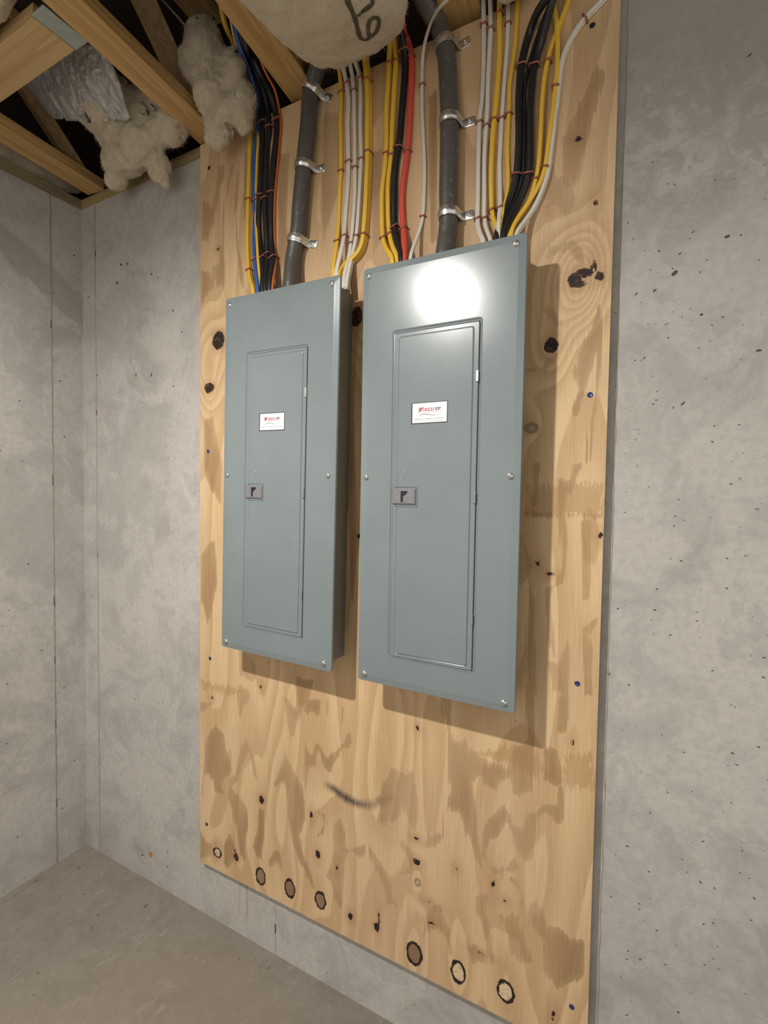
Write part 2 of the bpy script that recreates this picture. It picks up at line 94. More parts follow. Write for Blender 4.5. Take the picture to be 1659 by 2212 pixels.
FIGURE = [
    [(0.035, 0.449), (0.068, 0.489), (0.106, 0.467), (0.122, 0.415), (0.138, 0.36), (0.128, 0.337), (0.114, 0.325), (0.095, 0.288), (0.114, 0.269), (0.068, 0.263), (0.057, 0.292), (0.04, 0.308), (0.023, 0.307), (0.018, 0.281), (0.012, 0.221), (0.041, 0.156), (0.029, 0.185), (0.006, 0.24), (0.018, 0.326), (0.023, 0.409)],
    [(0.202, 0.479), (0.225, 0.45), (0.25, 0.403), (0.255, 0.343), (0.24, 0.358), (0.22, 0.433), (0.21, 0.431), (0.185, 0.373), (0.175, 0.327), (0.159, 0.311), (0.141, 0.305), (0.154, 0.345), (0.174, 0.413)],
    [(0.141, 0.297), (0.175, 0.288), (0.211, 0.245), (0.221, 0.197), (0.201, 0.163), (0.199, 0.083), (0.176, 0.091), (0.165, 0.15), (0.149, 0.224), (0.133, 0.267)],
    [(0.359, 0.507), (0.368, 0.458), (0.396, 0.429), (0.418, 0.396), (0.441, 0.345), (0.446, 0.288), (0.429, 0.268), (0.416, 0.238), (0.425, 0.205), (0.456, 0.15), (0.474, 0.096), (0.457, 0.107), (0.425, 0.15), (0.398, 0.202), (0.384, 0.249), (0.374, 0.298), (0.371, 0.363), (0.351, 0.379), (0.327, 0.357), (0.318, 0.362), (0.337, 0.39), (0.35, 0.438)],
    [(0.353, 0.66), (0.362, 0.644), (0.394, 0.621), (0.425, 0.618), (0.403, 0.569), (0.399, 0.532), (0.381, 0.524), (0.372, 0.576), (0.358, 0.624)],
    [(0.433, 0.648), (0.493, 0.664), (0.489, 0.618), (0.481, 0.609), (0.468, 0.62), (0.455, 0.621), (0.447, 0.608), (0.438, 0.606), (0.425, 0.614)],
    [(0.508, 0.671), (0.52, 0.667), (0.518, 0.625), (0.514, 0.613), (0.508, 0.622)],
    [(0.563, 0.659), (0.575, 0.658), (0.572, 0.586), (0.568, 0.581), (0.563, 0.618)],
    [(0.435, 0.548), (0.444, 0.5), (0.461, 0.494), (0.476, 0.53), (0.486, 0.533), (0.508, 0.503), (0.52, 0.5), (0.552, 0.533), (0.568, 0.557), (0.583, 0.592), (0.595, 0.588), (0.598, 0.561), (0.584, 0.541), (0.568, 0.54), (0.545, 0.499), (0.525, 0.469), (0.519, 0.454), (0.504, 0.47), (0.486, 0.512), (0.478, 0.488), (0.474, 0.462), (0.449, 0.448), (0.441, 0.377), (0.445, 0.339), (0.437, 0.347), (0.431, 0.425), (0.431, 0.497)],
    [(0.551, 0.324), (0.563, 0.335), (0.578, 0.295), (0.58, 0.261), (0.6, 0.261), (0.623, 0.276), (0.65, 0.293), (0.647, 0.264), (0.628, 0.244), (0.612, 0.252), (0.6, 0.258), (0.581, 0.226), (0.574, 0.154), (0.571, 0.082), (0.554, 0.079), (0.533, 0.137), (0.516, 0.148), (0.532, 0.194), (0.544, 0.248), (0.539, 0.281)],
    [(0.65, 0.296), (0.673, 0.277), (0.699, 0.254), (0.726, 0.214), (0.741, 0.157), (0.712, 0.142), (0.704, 0.189), (0.681, 0.23), (0.658, 0.255)],
    [(0.72, 0.531), (0.741, 0.521), (0.756, 0.487), (0.754, 0.405), (0.708, 0.363), (0.679, 0.363), (0.686, 0.415), (0.667, 0.426), (0.685, 0.445), (0.692, 0.474), (0.706, 0.494)],
    [(0.256, 0.267), (0.285, 0.269), (0.281, 0.191), (0.272, 0.111), (0.252, 0.103), (0.237, 0.137), (0.251, 0.2)],
    [(-0.005, 0.112), (0.029, 0.086), (0.057, 0.072), (0.041, 0.028), (-0.005, 0.007)],
    [(0.107, 0.098), (0.139, 0.141), (0.155, 0.107), (0.15, 0.057), (0.129, 0.025), (0.107, 0.033)],
    [(0.301, 0.114), (0.329, 0.162), (0.353, 0.156), (0.362, 0.107), (0.353, 0.085), (0.339, 0.121), (0.32, 0.113), (0.306, 0.093)],
    [(0.476, 0.331), (0.514, 0.332), (0.518, 0.309), (0.506, 0.27), (0.477, 0.252), (0.489, 0.267), (0.506, 0.301), (0.501, 0.321)],
    [(-0.005, 0.55), (0.029, 0.553), (0.057, 0.559), (0.029, 0.529), (-0.005, 0.509)],
    [(0.173, 0.642), (0.219, 0.632), (0.224, 0.611), (0.199, 0.578), (0.179, 0.539), (0.168, 0.583)],
    [(0.173, 0.758), (0.223, 0.747), (0.248, 0.703), (0.229, 0.657), (0.199, 0.67), (0.178, 0.678)],
    [(0.873, 0.664), (0.889, 0.664), (0.893, 0.644), (0.909, 0.645), (0.921, 0.663), (0.934, 0.639), (0.953, 0.628), (0.971, 0.618), (1.001, 0.615), (1.025, 0.615), (1.03, 0.631), (1.044, 0.67), (1.083, 0.686), (1.085, 0.629), (1.083, 0.606), (1.083, 0.576), (1.066, 0.56), (1.055, 0.547), (1.041, 0.561), (1.034, 0.588), (1.023, 0.576), (1.008, 0.581), (1.003, 0.552), (0.991, 0.55), (0.979, 0.557), (0.969, 0.578), (0.954, 0.571), (0.945, 0.553), (0.949, 0.514), (0.953, 0.463), (0.961, 0.411), (0.974, 0.354), (0.984, 0.333), (0.975, 0.342), (0.959, 0.37), (0.946, 0.39), (0.933, 0.416), (0.919, 0.458), (0.903, 0.468), (0.887, 0.469), (0.878, 0.429), (0.881, 0.408), (0.869, 0.378), (0.839, 0.351), (0.815, 0.346), (0.832, 0.381), (0.862, 0.398), (0.867, 0.457), (0.876, 0.495), (0.889, 0.52), (0.875, 0.545)],
    [(0.86, 0.786), (0.886, 0.791), (0.887, 0.667), (0.873, 0.657), (0.865, 0.709)],
    [(1.065, 0.826), (1.084, 0.83), (1.085, 0.687), (1.071, 0.686)],
    [(1.024, 0.532), (1.036, 0.509), (1.043, 0.481), (1.063, 0.482), (1.078, 0.523), (1.092, 0.524), (1.105, 0.546), (1.119, 0.559), (1.13, 0.554), (1.143, 0.561), (1.141, 0.603), (1.154, 0.607), (1.158, 0.537), (1.152, 0.518), (1.141, 0.518), (1.13, 0.531), (1.117, 0.532), (1.103, 0.519), (1.101, 0.49), (1.097, 0.453), (1.09, 0.415), (1.073, 0.4), (1.059, 0.413), (1.05, 0.427), (1.043, 0.464), (1.031, 0.477), (1.02, 0.468), (1.011, 0.444), (0.991, 0.427), (0.982, 0.4), (0.984, 0.351), (0.974, 0.384), (0.975, 0.44), (0.987, 0.481), (1.004, 0.492)],
    [(1.11, 0.676), (1.123, 0.688), (1.139, 0.69), (1.148, 0.647), (1.152, 0.614), (1.142, 0.6), (1.123, 0.606), (1.109, 0.61), (1.114, 0.637)],
    [(1.131, 0.811), (1.16, 0.817), (1.161, 0.762), (1.156, 0.73), (1.141, 0.724), (1.136, 0.692), (1.131, 0.693), (1.134, 0.742)],
    [(0.741, 0.529), (0.763, 0.522), (0.784, 0.531), (0.796, 0.466), (0.8, 0.419), (0.79, 0.383), (0.772, 0.409), (0.743, 0.433)],
    [(0.744, 0.35), (0.766, 0.341), (0.788, 0.303), (0.785, 0.265), (0.757, 0.244), (0.746, 0.253), (0.768, 0.265), (0.781, 0.287), (0.77, 0.309), (0.745, 0.317)],
    [(0.976, 0.287), (0.988, 0.286), (0.98, 0.245), (0.987, 0.22), (0.996, 0.194), (1.003, 0.151), (1.01, 0.127), (1.001, 0.123), (0.988, 0.175), (0.975, 0.215), (0.962, 0.237), (0.961, 0.268)],
    [(1.02, 0.347), (1.052, 0.354), (1.069, 0.343), (1.073, 0.303), (1.065, 0.27), (1.069, 0.241), (1.084, 0.204), (1.099, 0.17), (1.06, 0.151), (1.047, 0.177), (1.041, 0.205), (1.029, 0.218), (1.019, 0.25), (1.039, 0.259), (1.059, 0.273), (1.064, 0.317), (1.049, 0.341), (1.026, 0.34)],
    [(1.087, 0.303), (1.103, 0.327), (1.117, 0.31), (1.126, 0.267), (1.145, 0.278), (1.161, 0.277), (1.177, 0.267), (1.197, 0.273), (1.213, 0.272), (1.216, 0.194), (1.154, 0.135), (1.124, 0.163), (1.119, 0.235), (1.102, 0.242), (1.091, 0.266)],
    [(0.836, 0.19), (0.866, 0.213), (0.88, 0.18), (0.894, 0.132), (0.898, 0.095), (0.887, 0.129), (0.863, 0.15), (0.843, 0.141), (0.83, 0.119), (0.82, 0.098), (0.826, 0.14)],
    [(0.936, 0.135), (0.964, 0.151), (0.979, 0.14), (0.986, 0.116), (0.952, 0.099)],
    [(0.996, 0.359), (1.013, 0.36), (1.036, 0.384), (1.053, 0.408), (1.062, 0.382), (1.043, 0.365), (1.008, 0.348)],
    [(1.095, 1.804), (1.138, 1.807), (1.158, 1.783), (1.161, 1.756), (1.148, 1.768), (1.138, 1.792), (1.113, 1.788), (1.091, 1.784), (1.078, 1.773), (1.071, 1.761), (1.08, 1.786)],
    [(1.154, 1.537), (1.173, 1.6), (1.185, 1.62), (1.196, 1.662), (1.2, 1.618), (1.193, 1.575), (1.188, 1.532), (1.172, 1.489), (1.157, 1.427), (1.148, 1.446), (1.164, 1.489), (1.146, 1.527)],
    [(1.196, 1.608), (1.204, 1.661), (1.206, 1.595), (1.204, 1.53), (1.199, 1.486), (1.192, 1.398), (1.189, 1.331), (1.181, 1.331), (1.187, 1.421), (1.195, 1.487), (1.195, 1.553)],
    [(1.073, 1.682), (1.103, 1.664), (1.119, 1.634), (1.113, 1.631), (1.09, 1.661)],
    [(1.045, 1.547), (1.086, 1.545), (1.097, 1.564), (1.106, 1.552), (1.086, 1.533), (1.047, 1.532)],
    [(1.062, 1.33), (1.085, 1.33), (1.079, 1.283), (1.076, 1.236), (1.065, 1.226), (1.073, 1.271)],
    [(1.051, 1.211), (1.06, 1.222), (1.104, 1.218), (1.215, 1.219), (1.216, 1.212), (1.104, 1.208)],
    [(1.122, 1.295), (1.152, 1.293), (1.156, 1.329), (1.173, 1.329), (1.161, 1.283), (1.145, 1.254), (1.141, 1.219), (1.147, 1.191), (1.15, 1.145), (1.147, 1.099), (1.142, 1.057), (1.124, 1.055), (1.113, 1.025), (1.121, 0.979), (1.128, 0.909), (1.137, 0.896), (1.126, 0.892), (1.114, 0.93), (1.107, 1.001), (1.108, 1.048), (1.126, 1.069), (1.134, 1.098), (1.13, 1.167), (1.124, 1.214)],
    [(1.168, 1.206), (1.197, 1.207), (1.195, 1.148), (1.197, 1.069), (1.194, 1.035), (1.181, 1.028), (1.177, 1.09), (1.174, 1.147)],
    [(1.191, 0.975), (1.214, 0.994), (1.2, 0.967), (1.196, 0.955), (1.203, 0.921), (1.201, 0.875), (1.208, 0.827), (1.196, 0.825), (1.189, 0.896), (1.182, 0.941), (1.183, 0.973)],
    [(1.115, 0.883), (1.128, 0.885), (1.154, 0.936), (1.159, 0.914), (1.157, 0.817), (1.128, 0.811), (1.12, 0.848)],
    [(1.069, 1.044), (1.079, 1.021), (1.082, 0.925), (1.09, 0.803), (1.071, 0.799), (1.065, 0.947)],
    [(1.045, 1.163), (1.067, 1.116), (1.073, 1.093), (1.059, 1.067), (1.048, 1.054)],
    [(0.081, 2.282), (0.11, 2.27), (0.104, 2.223), (0.085, 2.201), (0.079, 2.158), (0.069, 2.133), (0.056, 2.095), (0.04, 2.067), (0.033, 2.055), (0.004, 2.062), (0.004, 2.131), (0.014, 2.188), (0.037, 2.164), (0.053, 2.155), (0.069, 2.205)],
    [(0.131, 2.272), (0.144, 2.255), (0.129, 2.193), (0.113, 2.149), (0.107, 2.083), (0.104, 2.017), (0.111, 1.97), (0.108, 1.881), (0.095, 1.905), (0.073, 1.898), (0.056, 1.935), (0.053, 1.97), (0.085, 1.975), (0.095, 2.064), (0.104, 2.151), (0.119, 2.214)],
    [(0.156, 2.208), (0.168, 2.266), (0.165, 2.157), (0.154, 2.105), (0.169, 2.002), (0.185, 1.944), (0.191, 1.877), (0.179, 1.879), (0.166, 1.959), (0.157, 2.049), (0.144, 2.119)],
    [(0.004, 1.971), (0.053, 1.95), (0.07, 1.899), (0.037, 1.891), (0.017, 1.862), (0.004, 1.852)],
    [(0.195, 2.279), (0.205, 2.276), (0.195, 2.171), (0.193, 2.085), (0.187, 2.13)],
    [(1.079, 2.011), (1.105, 1.954), (1.129, 1.942), (1.14, 1.895), (1.127, 1.86), (1.102, 1.885), (1.087, 1.909), (1.072, 1.903)],
    [(1.112, 2.03), (1.178, 2.16), (1.196, 2.134), (1.156, 1.987), (1.139, 1.934), (1.119, 1.95)],
    [(0.931, 2.087), (0.951, 2.081), (0.942, 1.905), (0.924, 1.909)],
    [(0.482, 2.291), (0.543, 2.283), (0.531, 2.067), (0.486, 1.953), (0.47, 2.045)],
    [(1.042, 2.271), (1.072, 2.279), (1.079, 2.011), (1.052, 1.898), (1.038, 2.053)],
    [(0.631, 2.147), (0.666, 2.148), (0.665, 1.913), (0.642, 1.871)],
    [(0.793, 2.241), (0.818, 2.232), (0.825, 1.878), (0.801, 1.872)],
    [(0.32, 2.241), (0.362, 2.228), (0.356, 1.93), (0.322, 1.884)],
    [(0.016, 1.489), (0.058, 1.494), (0.1, 1.345), (0.096, 1.212), (0.048, 1.256), (0.016, 1.332)],
    [(0.006, 1.042), (0.069, 1.107), (0.08, 0.957), (0.038, 0.815), (0.006, 0.888)],
    [(0.556, 1.889), (0.585, 1.895), (0.602, 1.709), (0.591, 1.463), (0.605, 1.212), (0.594, 0.957), (0.576, 1.211)],
    [(0.402, 0.714), (0.461, 0.712), (0.445, 0.627), (0.403, 0.617)],
]
KNOTS = [(0.0823, 1.734, 0.0262, 0.029), (0.0414, 1.5875, 0.0208, 0.0163), (1.1445, 1.725, 0.0132, 0.0138), (1.1648, 1.7339, 0.0202, 0.0098), (1.1952, 1.7213, 0.009, 0.0097), (1.1542, 1.7114, 0.0186, 0.0069), (1.1837, 1.7447, 0.0055, 0.0136), (1.1001, 1.5884, 0.0157, 0.0173), (1.085, 1.1031, 0.003, 0.0063), (1.1138, 1.0815, 0.0079, 0.0042), (0.5948, 1.7282, 0.0174, 0.027), (0.6123, 1.1394, 0.0058, 0.0076), (0.2708, 0.2995, 0.0112, 0.0132), (0.4604, 0.3132, 0.005, 0.0111), (0.4865, 0.2016, 0.0082, 0.0138), (0.1647, 0.0748, 0.0121, 0.0123), (0.0671, 0.0575, 0.0064, 0.0142), (0.7991, 0.2987, 0.0104, 0.0086), (0.7979, 0.3602, 0.0065, 0.0049), (0.9064, 0.3213, 0.0036, 0.0047), (1.0004, 0.3194, 0.0034, 0.0103), (0.5995, 0.0652, 0.0076, 0.0107), (0.6843, 0.0718, 0.0086, 0.0117), (1.1451, 0.0689, 0.004, 0.012), (1.1691, 0.7128, 0.0029, 0.0062), (0.6896, 0.0977, 0.0029, 0.0129), (1.214, 1.1723, 0.0036, 0.0059), (0.795, 0.6536, 0.0039, 0.0061), (0.2647, 0.6532, 0.0037, 0.0058), (1.029, 0.291, 0.0033, 0.0034), (0.976, 0.1344, 0.0103, 0.0035), (0.8437, 0.1524, 0.0076, 0.0024), (0.8349, 0.2041, 0.0077, 0.0024), (0.5527, 0.1922, 0.0031, 0.0081), (0.0555, 0.5754, 0.0042, 0.0062), (0.1606, 0.0949, 0.004, 0.0092), (0.0817, 2.0181, 0.006, 0.0043), (1.1455, 2.0193, 0.0075, 0.0048), (1.1843, 1.8769, 0.0045, 0.0077), (1.0842, 1.8898, 0.004, 0.005)]
RING_KNOTS = [(0.2686, 0.0524, 0.0188, 0.0268, 0.16), (0.384, 0.0601, 0.0192, 0.0273, 0.1), (0.4963, 0.0693, 0.0179, 0.0249, 0.14), (0.7972, 0.0502, 0.021, 0.03, 0.1), (0.9182, 0.059, 0.018, 0.0274, 1.0), (1.0367, 0.0687, 0.0196, 0.0262, 1.0), (0.082, 0.0598, 0.0169, 0.0157, 0.9), (1.0627, 1.4088, 0.0153, 0.0104, 0.45), (0.8028, 0.2454, 0.0091, 0.0099, 0.6)]
SMUDGE = [(0.513, 0.419), (0.54, 0.414), (0.576, 0.402), (0.614, 0.396), (0.651, 0.402), (0.687, 0.42), (0.722, 0.447)]
STAINS = [[(1.058, 1.276), (1.217, 1.284), (1.219, 1.217), (1.054, 1.212)], [(1.152, 0.679), (1.21, 0.695), (1.214, 0.614), (1.153, 0.609)], [(0.953, 0.628), (1.082, 0.692), (1.117, 0.627), (1.084, 0.612), (1.03, 0.626)], [(0.004, 0.623), (0.081, 0.625), (0.182, 0.628), (0.163, 0.601), (0.017, 0.594)]]
PLY_SCREWS = [(1.184, 1.474, 1), (1.176, 0.845, 1), (1.185, 0.109, 1), (0.037, 1.384, 1), (0.047, 0.705, 1), (0.032, 0.14, 1), (1.166, 2.244, 0), (0.04, 2.279, 0)]
WALL_PITS = [(1.241, 2.296, 0.005, 35), (1.194, 2.079, 0.0023, 35), (1.217, 1.966, 0.0059, 20), (1.239, 1.964, 0.0026, 50), (1.131, 1.913, 0.0069, 38), (1.063, 1.884, 0.0039, 35), (1.097, 1.885, 0.0042, 35), (1.139, 1.95, 0.0036, 30), (1.175, 1.907, 0.0023, 30), (1.18, 1.823, 0.0039, 10), (1.215, 1.813, 0.0026, 20), (1.269, 1.911, 0.0021, 40), (1.154, 1.65, 0.0064, 45), (1.138, 1.643, 0.0028, 60), (1.275, 1.741, 0.005, 10), (1.178, 1.758, 0.002, 35), (1.249, 1.602, 0.0022, 0), (1.24, 1.488, 0.0033, -8), (1.257, 1.548, 0.0015, 0), (1.282, 1.44, 0.0025, -10), (1.164, 1.414, 0.002, 0), (1.161, 1.331, 0.0036, -20), (1.118, 1.224, 0.0034, -10), (1.192, 1.229, 0.002, 10), (1.223, 1.115, 0.0027, 30), (1.139, 0.964, 0.0025, 0), (1.261, 0.957, 0.0033, -30), (1.268, 0.936, 0.0041, -20), (1.194, 0.689, 0.0024, 0), (1.217, 0.677, 0.0035, -50), (1.241, 0.674, 0.0027, -60), (1.283, 0.767, 0.0022, 30), (1.281, 0.721, 0.0018, -30), (1.306, 0.679, 0.0032, -40), (1.242, 0.601, 0.0027, -20), (1.253, 0.511, 0.003, -30), (1.299, 0.482, 0.0026, -20), (1.188, 0.385, 0.0033, 0), (1.129, 0.605, 0.0021, -30), (1.25, 0.556, 0.0023, 0), (1.108, 1.678, 0.0021, 40), (1.24, 1.716, 0.0015, 0), (1.087, 1.818, 0.0013, 0), (1.071, 1.58, 0.0017, 30), (1.052, 1.551, 0.0013, 0), (1.035, 1.072, 0.0041, 60), (1.268, 1.349, 0.0022, -10), (1.24, 1.283, 0.0026, -20), (1.124, 1.785, 0.0025, 30)]
WALL_PITS += [(-0.642, 2.287, 0.0094, -30), (-0.607, 2.283, 0.0079, 50), (-0.67, 2.227, 0.0082, 50), (-0.474, 2.221, 0.0062, 0), (-0.44, 2.2, 0.0049, 40), (-0.846, 2.206, 0.006, 0), (-0.318, 1.997, 0.0046, 0), (-0.361, 2.076, 0.0058, 90), (-0.476, 1.868, 0.0087, 70), (-0.561, 1.876, 0.0065, 80), (-0.36, 1.818, 0.0047, 0), (-0.662, 2.223, 0.0068, 45), (-0.536, 0.085, 0.0067, 30), (-0.396, 0.149, 0.005, 0), (-0.397, 0.092, 0.005, 80), (-0.794, 1.899, 0.0059, 0)]
CAM_AT = (1.09778, -1.16921, 1.46057)      # camera position; stencil strokes traced from image pixels are cast from here
STENCIL = [[(0.4489, -0.18, 2.603), (0.456, -0.18, 2.5833), (0.4677, -0.18, 2.5579), (0.477, -0.18, 2.5337), (0.4852, -0.18, 2.5046), (0.4909, -0.18, 2.4912), (0.5032, -0.18, 2.4817), (0.5151, -0.18, 2.4832), (0.5301, -0.18, 2.4879), (0.5367, -0.18, 2.5013), (0.5357, -0.18, 2.5143), (0.5257, -0.18, 2.5212), (0.5156, -0.18, 2.5201), (0.51, -0.18, 2.5089), (0.5111, -0.18, 2.4921), (0.5156, -0.18, 2.4837)], [(0.4824, -0.18, 2.5424), (0.4945, -0.18, 2.5473), (0.5076, -0.18, 2.5498), (0.5205, -0.18, 2.5532), (0.5181, -0.18, 2.5686)]]

# ------------------------------------------------------------------ helpers
PLY_X, PLY_Z, PLY_W, PLY_H, PT = -0.20215, 0.20267, 1.219, 2.362, 0.024
CORNER_X, WALL_TOP = -0.88793, 2.54591
CHORD_Z = 2.585


def tag(o, label=None, cat=None, group=None, kind=None):
    if label: o['label'] = label
    if cat: o['category'] = cat
    if group: o['group'] = group
    if kind: o['kind'] = kind
    return o


def empty(name, loc=(0, 0, 0), rot=(0, 0, 0)):
    o = bpy.data.objects.new(name, None)
    o.empty_display_size = 0.05
    o.location = loc
    o.rotation_euler = rot
    C.objects.link(o)
    return o


def link_mesh(name, me, mat=None, parent=None, smooth=False):
    o = bpy.data.objects.new(name, me)
    C.objects.link(o)
    if mat is not None:
        if isinstance(mat, (list, tuple)):
            for m in mat: me.materials.append(m)
        else:
            me.materials.append(mat)
    if parent is not None:
        o.parent = parent
    if smooth:
        me.polygons.foreach_set('use_smooth', [True] * len(me.polygons))
    return o


def obj(name, bm, mat=None, parent=None, smooth=False, recalc=True):
    me = bpy.data.meshes.new(name)
    if recalc:
        bmesh.ops.recalc_face_normals(bm, faces=bm.faces[:])
    bm.to_mesh(me)
    bm.free()
    return link_mesh(name, me, mat, parent, smooth)


def auto_smooth(o, ang=35):
    me = o.data
    me.polygons.foreach_set('use_smooth', [True] * len(me.polygons))
    me.set_sharp_from_angle(angle=math.radians(ang))
    return o


def add_box(bm, lo, hi, bevel=0.0, mi=0):
    x0, y0, z0 = lo
    x1, y1, z1 = hi
    vs_ = [bm.verts.new(p) for p in ((x0, y0, z0), (x1, y0, z0), (x1, y1, z0), (x0, y1, z0),
                                     (x0, y0, z1), (x1, y0, z1), (x1, y1, z1), (x0, y1, z1))]
    fs = []
    for idx in ((0, 3, 2, 1), (4, 5, 6, 7), (0, 1, 5, 4), (1, 2, 6, 5), (2, 3, 7, 6), (3, 0, 4, 7)):
        f = bm.faces.new([vs_[i] for i in idx])
        f.material_index = mi
        fs.append(f)
    if bevel > 0:
        es = list({e for f in fs for e in f.edges})
        bmesh.ops.bevel(bm, geom=es, offset=bevel, segments=2, affect='EDGES', profile=0.5)


def rrect(x0, x1, z0, z1, r, n=6):
    """rounded rectangle outline, counter clockwise, 4*n points"""
    pts = []
    for cx, cz, a0 in ((x1 - r, z1 - r, 0), (x0 + r, z1 - r, 90), (x0 + r, z0 + r, 180), (x1 - r, z0 + r, 270)):
        for i in range(n):
            a = math.radians(a0 + 90 * i / (n - 1))
            pts.append((cx + r * math.cos(a), cz + r * math.sin(a)))
    return pts


def loft(bm, rings, cap_first=False, cap_last=False, mi=0):
    """rings: list of (outline, y)"""
    vv = [[bm.verts.new((p[0], y, p[1])) for p in out] for out, y in rings]
    n = len(vv[0])
    for a, b in zip(vv, vv[1:]):
        for i in range(n):
            f = bm.faces.new((a[i], a[(i + 1) % n], b[(i + 1) % n], b[i]))
            f.material_index = mi
    if cap_first: bm.faces.new(vv[0]).material_index = mi
    if cap_last: bm.faces.new(vv[-1]).material_index = mi
    return vv


def catmull(P, step=0.012):
    P = [Vector(p) for p in P]
    Q = [P[0] * 2 - P[1]] + P + [P[-1] * 2 - P[-2]]
    out = []
    for i in range(1, len(Q) - 2):
        p0, p1, p2, p3 = Q[i - 1], Q[i], Q[i + 1], Q[i + 2]
        n = max(1, int((p2 - p1).length / step))
        for k in range(n):
            t = k / n
            out.append(0.5 * ((2 * p1) + (p2 - p0) * t + (2 * p0 - 5 * p1 + 4 * p2 - p3) * t * t
                              + (3 * p1 - p0 - 3 * p2 + p3) * t ** 3))
    out.append(P[-1])
    return out


def smooth_path(P, it=2):
    for _ in range(it):
        P = [P[0]] + [(a + 2 * b + c) * 0.25 for a, b, c in zip(P, P[1:], P[2:])] + [P[-1]]
    return P


def sweep(bm, path, wx, ty, n=10, normal=(0, -1, 0), power=2.4, scale=None, mi=0):
    """flat-oval tube: wx full width across the normal, ty full thickness along it"""
    N0 = Vector(normal)
    rings = []
    m = len(path)
    for i, p in enumerate(path):
        t = (path[min(i + 1, m - 1)] - path[max(i - 1, 0)]).normalized()
        nn = (N0 - t * N0.dot(t))
        nn = nn.normalized() if nn.length > 1e-4 else Vector((1, 0, 0))
        w = t.cross(nn)
        s = scale(i / (m - 1)) if scale else 1.0
        ring = []
        for k in range(n):
            a = 2 * math.pi * k / n
            ca, sa = math.cos(a), math.sin(a)
            e = 2.0 / power
            x = math.copysign(abs(ca) ** e, ca) * wx * 0.5 * s
            y = math.copysign(abs(sa) ** e, sa) * ty * 0.5 * s
            ring.append(bm.verts.new(p + w * x + nn * y))
        rings.append(ring)
    for a, b in zip(rings, rings[1:]):
        for k in range(n):
            bm.faces.new((a[k], a[(k + 1) % n], b[(k + 1) % n], b[k])).material_index = mi
    bm.faces.new(rings[0]).material_index = mi
    bm.faces.new(rings[-1]).material_index = mi


def lathe(bm, prof, seg=16, axis='y', center=(0, 0, 0), mi=0):
    """prof: list of (radius, offset along axis)"""
    cx, cy, cz = center
    rings = []
    for r, h in prof:
        ring = []
        for k in range(seg):
            a = 2 * math.pi * k / seg
            c, s = math.cos(a) * r, math.sin(a) * r
            if axis == 'y': q = (cx + c, cy + h, cz + s)
            elif axis == 'x': q = (cx + h, cy + c, cz + s)
            else: q = (cx + c, cy + s, cz + h)
            ring.append(bm.verts.new(q))
        rings.append(ring)
    for a, b in zip(rings, rings[1:]):
        for k in range(seg):
            bm.faces.new((a[k], a[(k + 1) % seg], b[(k + 1) % seg], b[k])).material_index = mi
    bm.faces.new(rings[0]).material_index = mi
    bm.faces.new(rings[-1]).material_index = mi


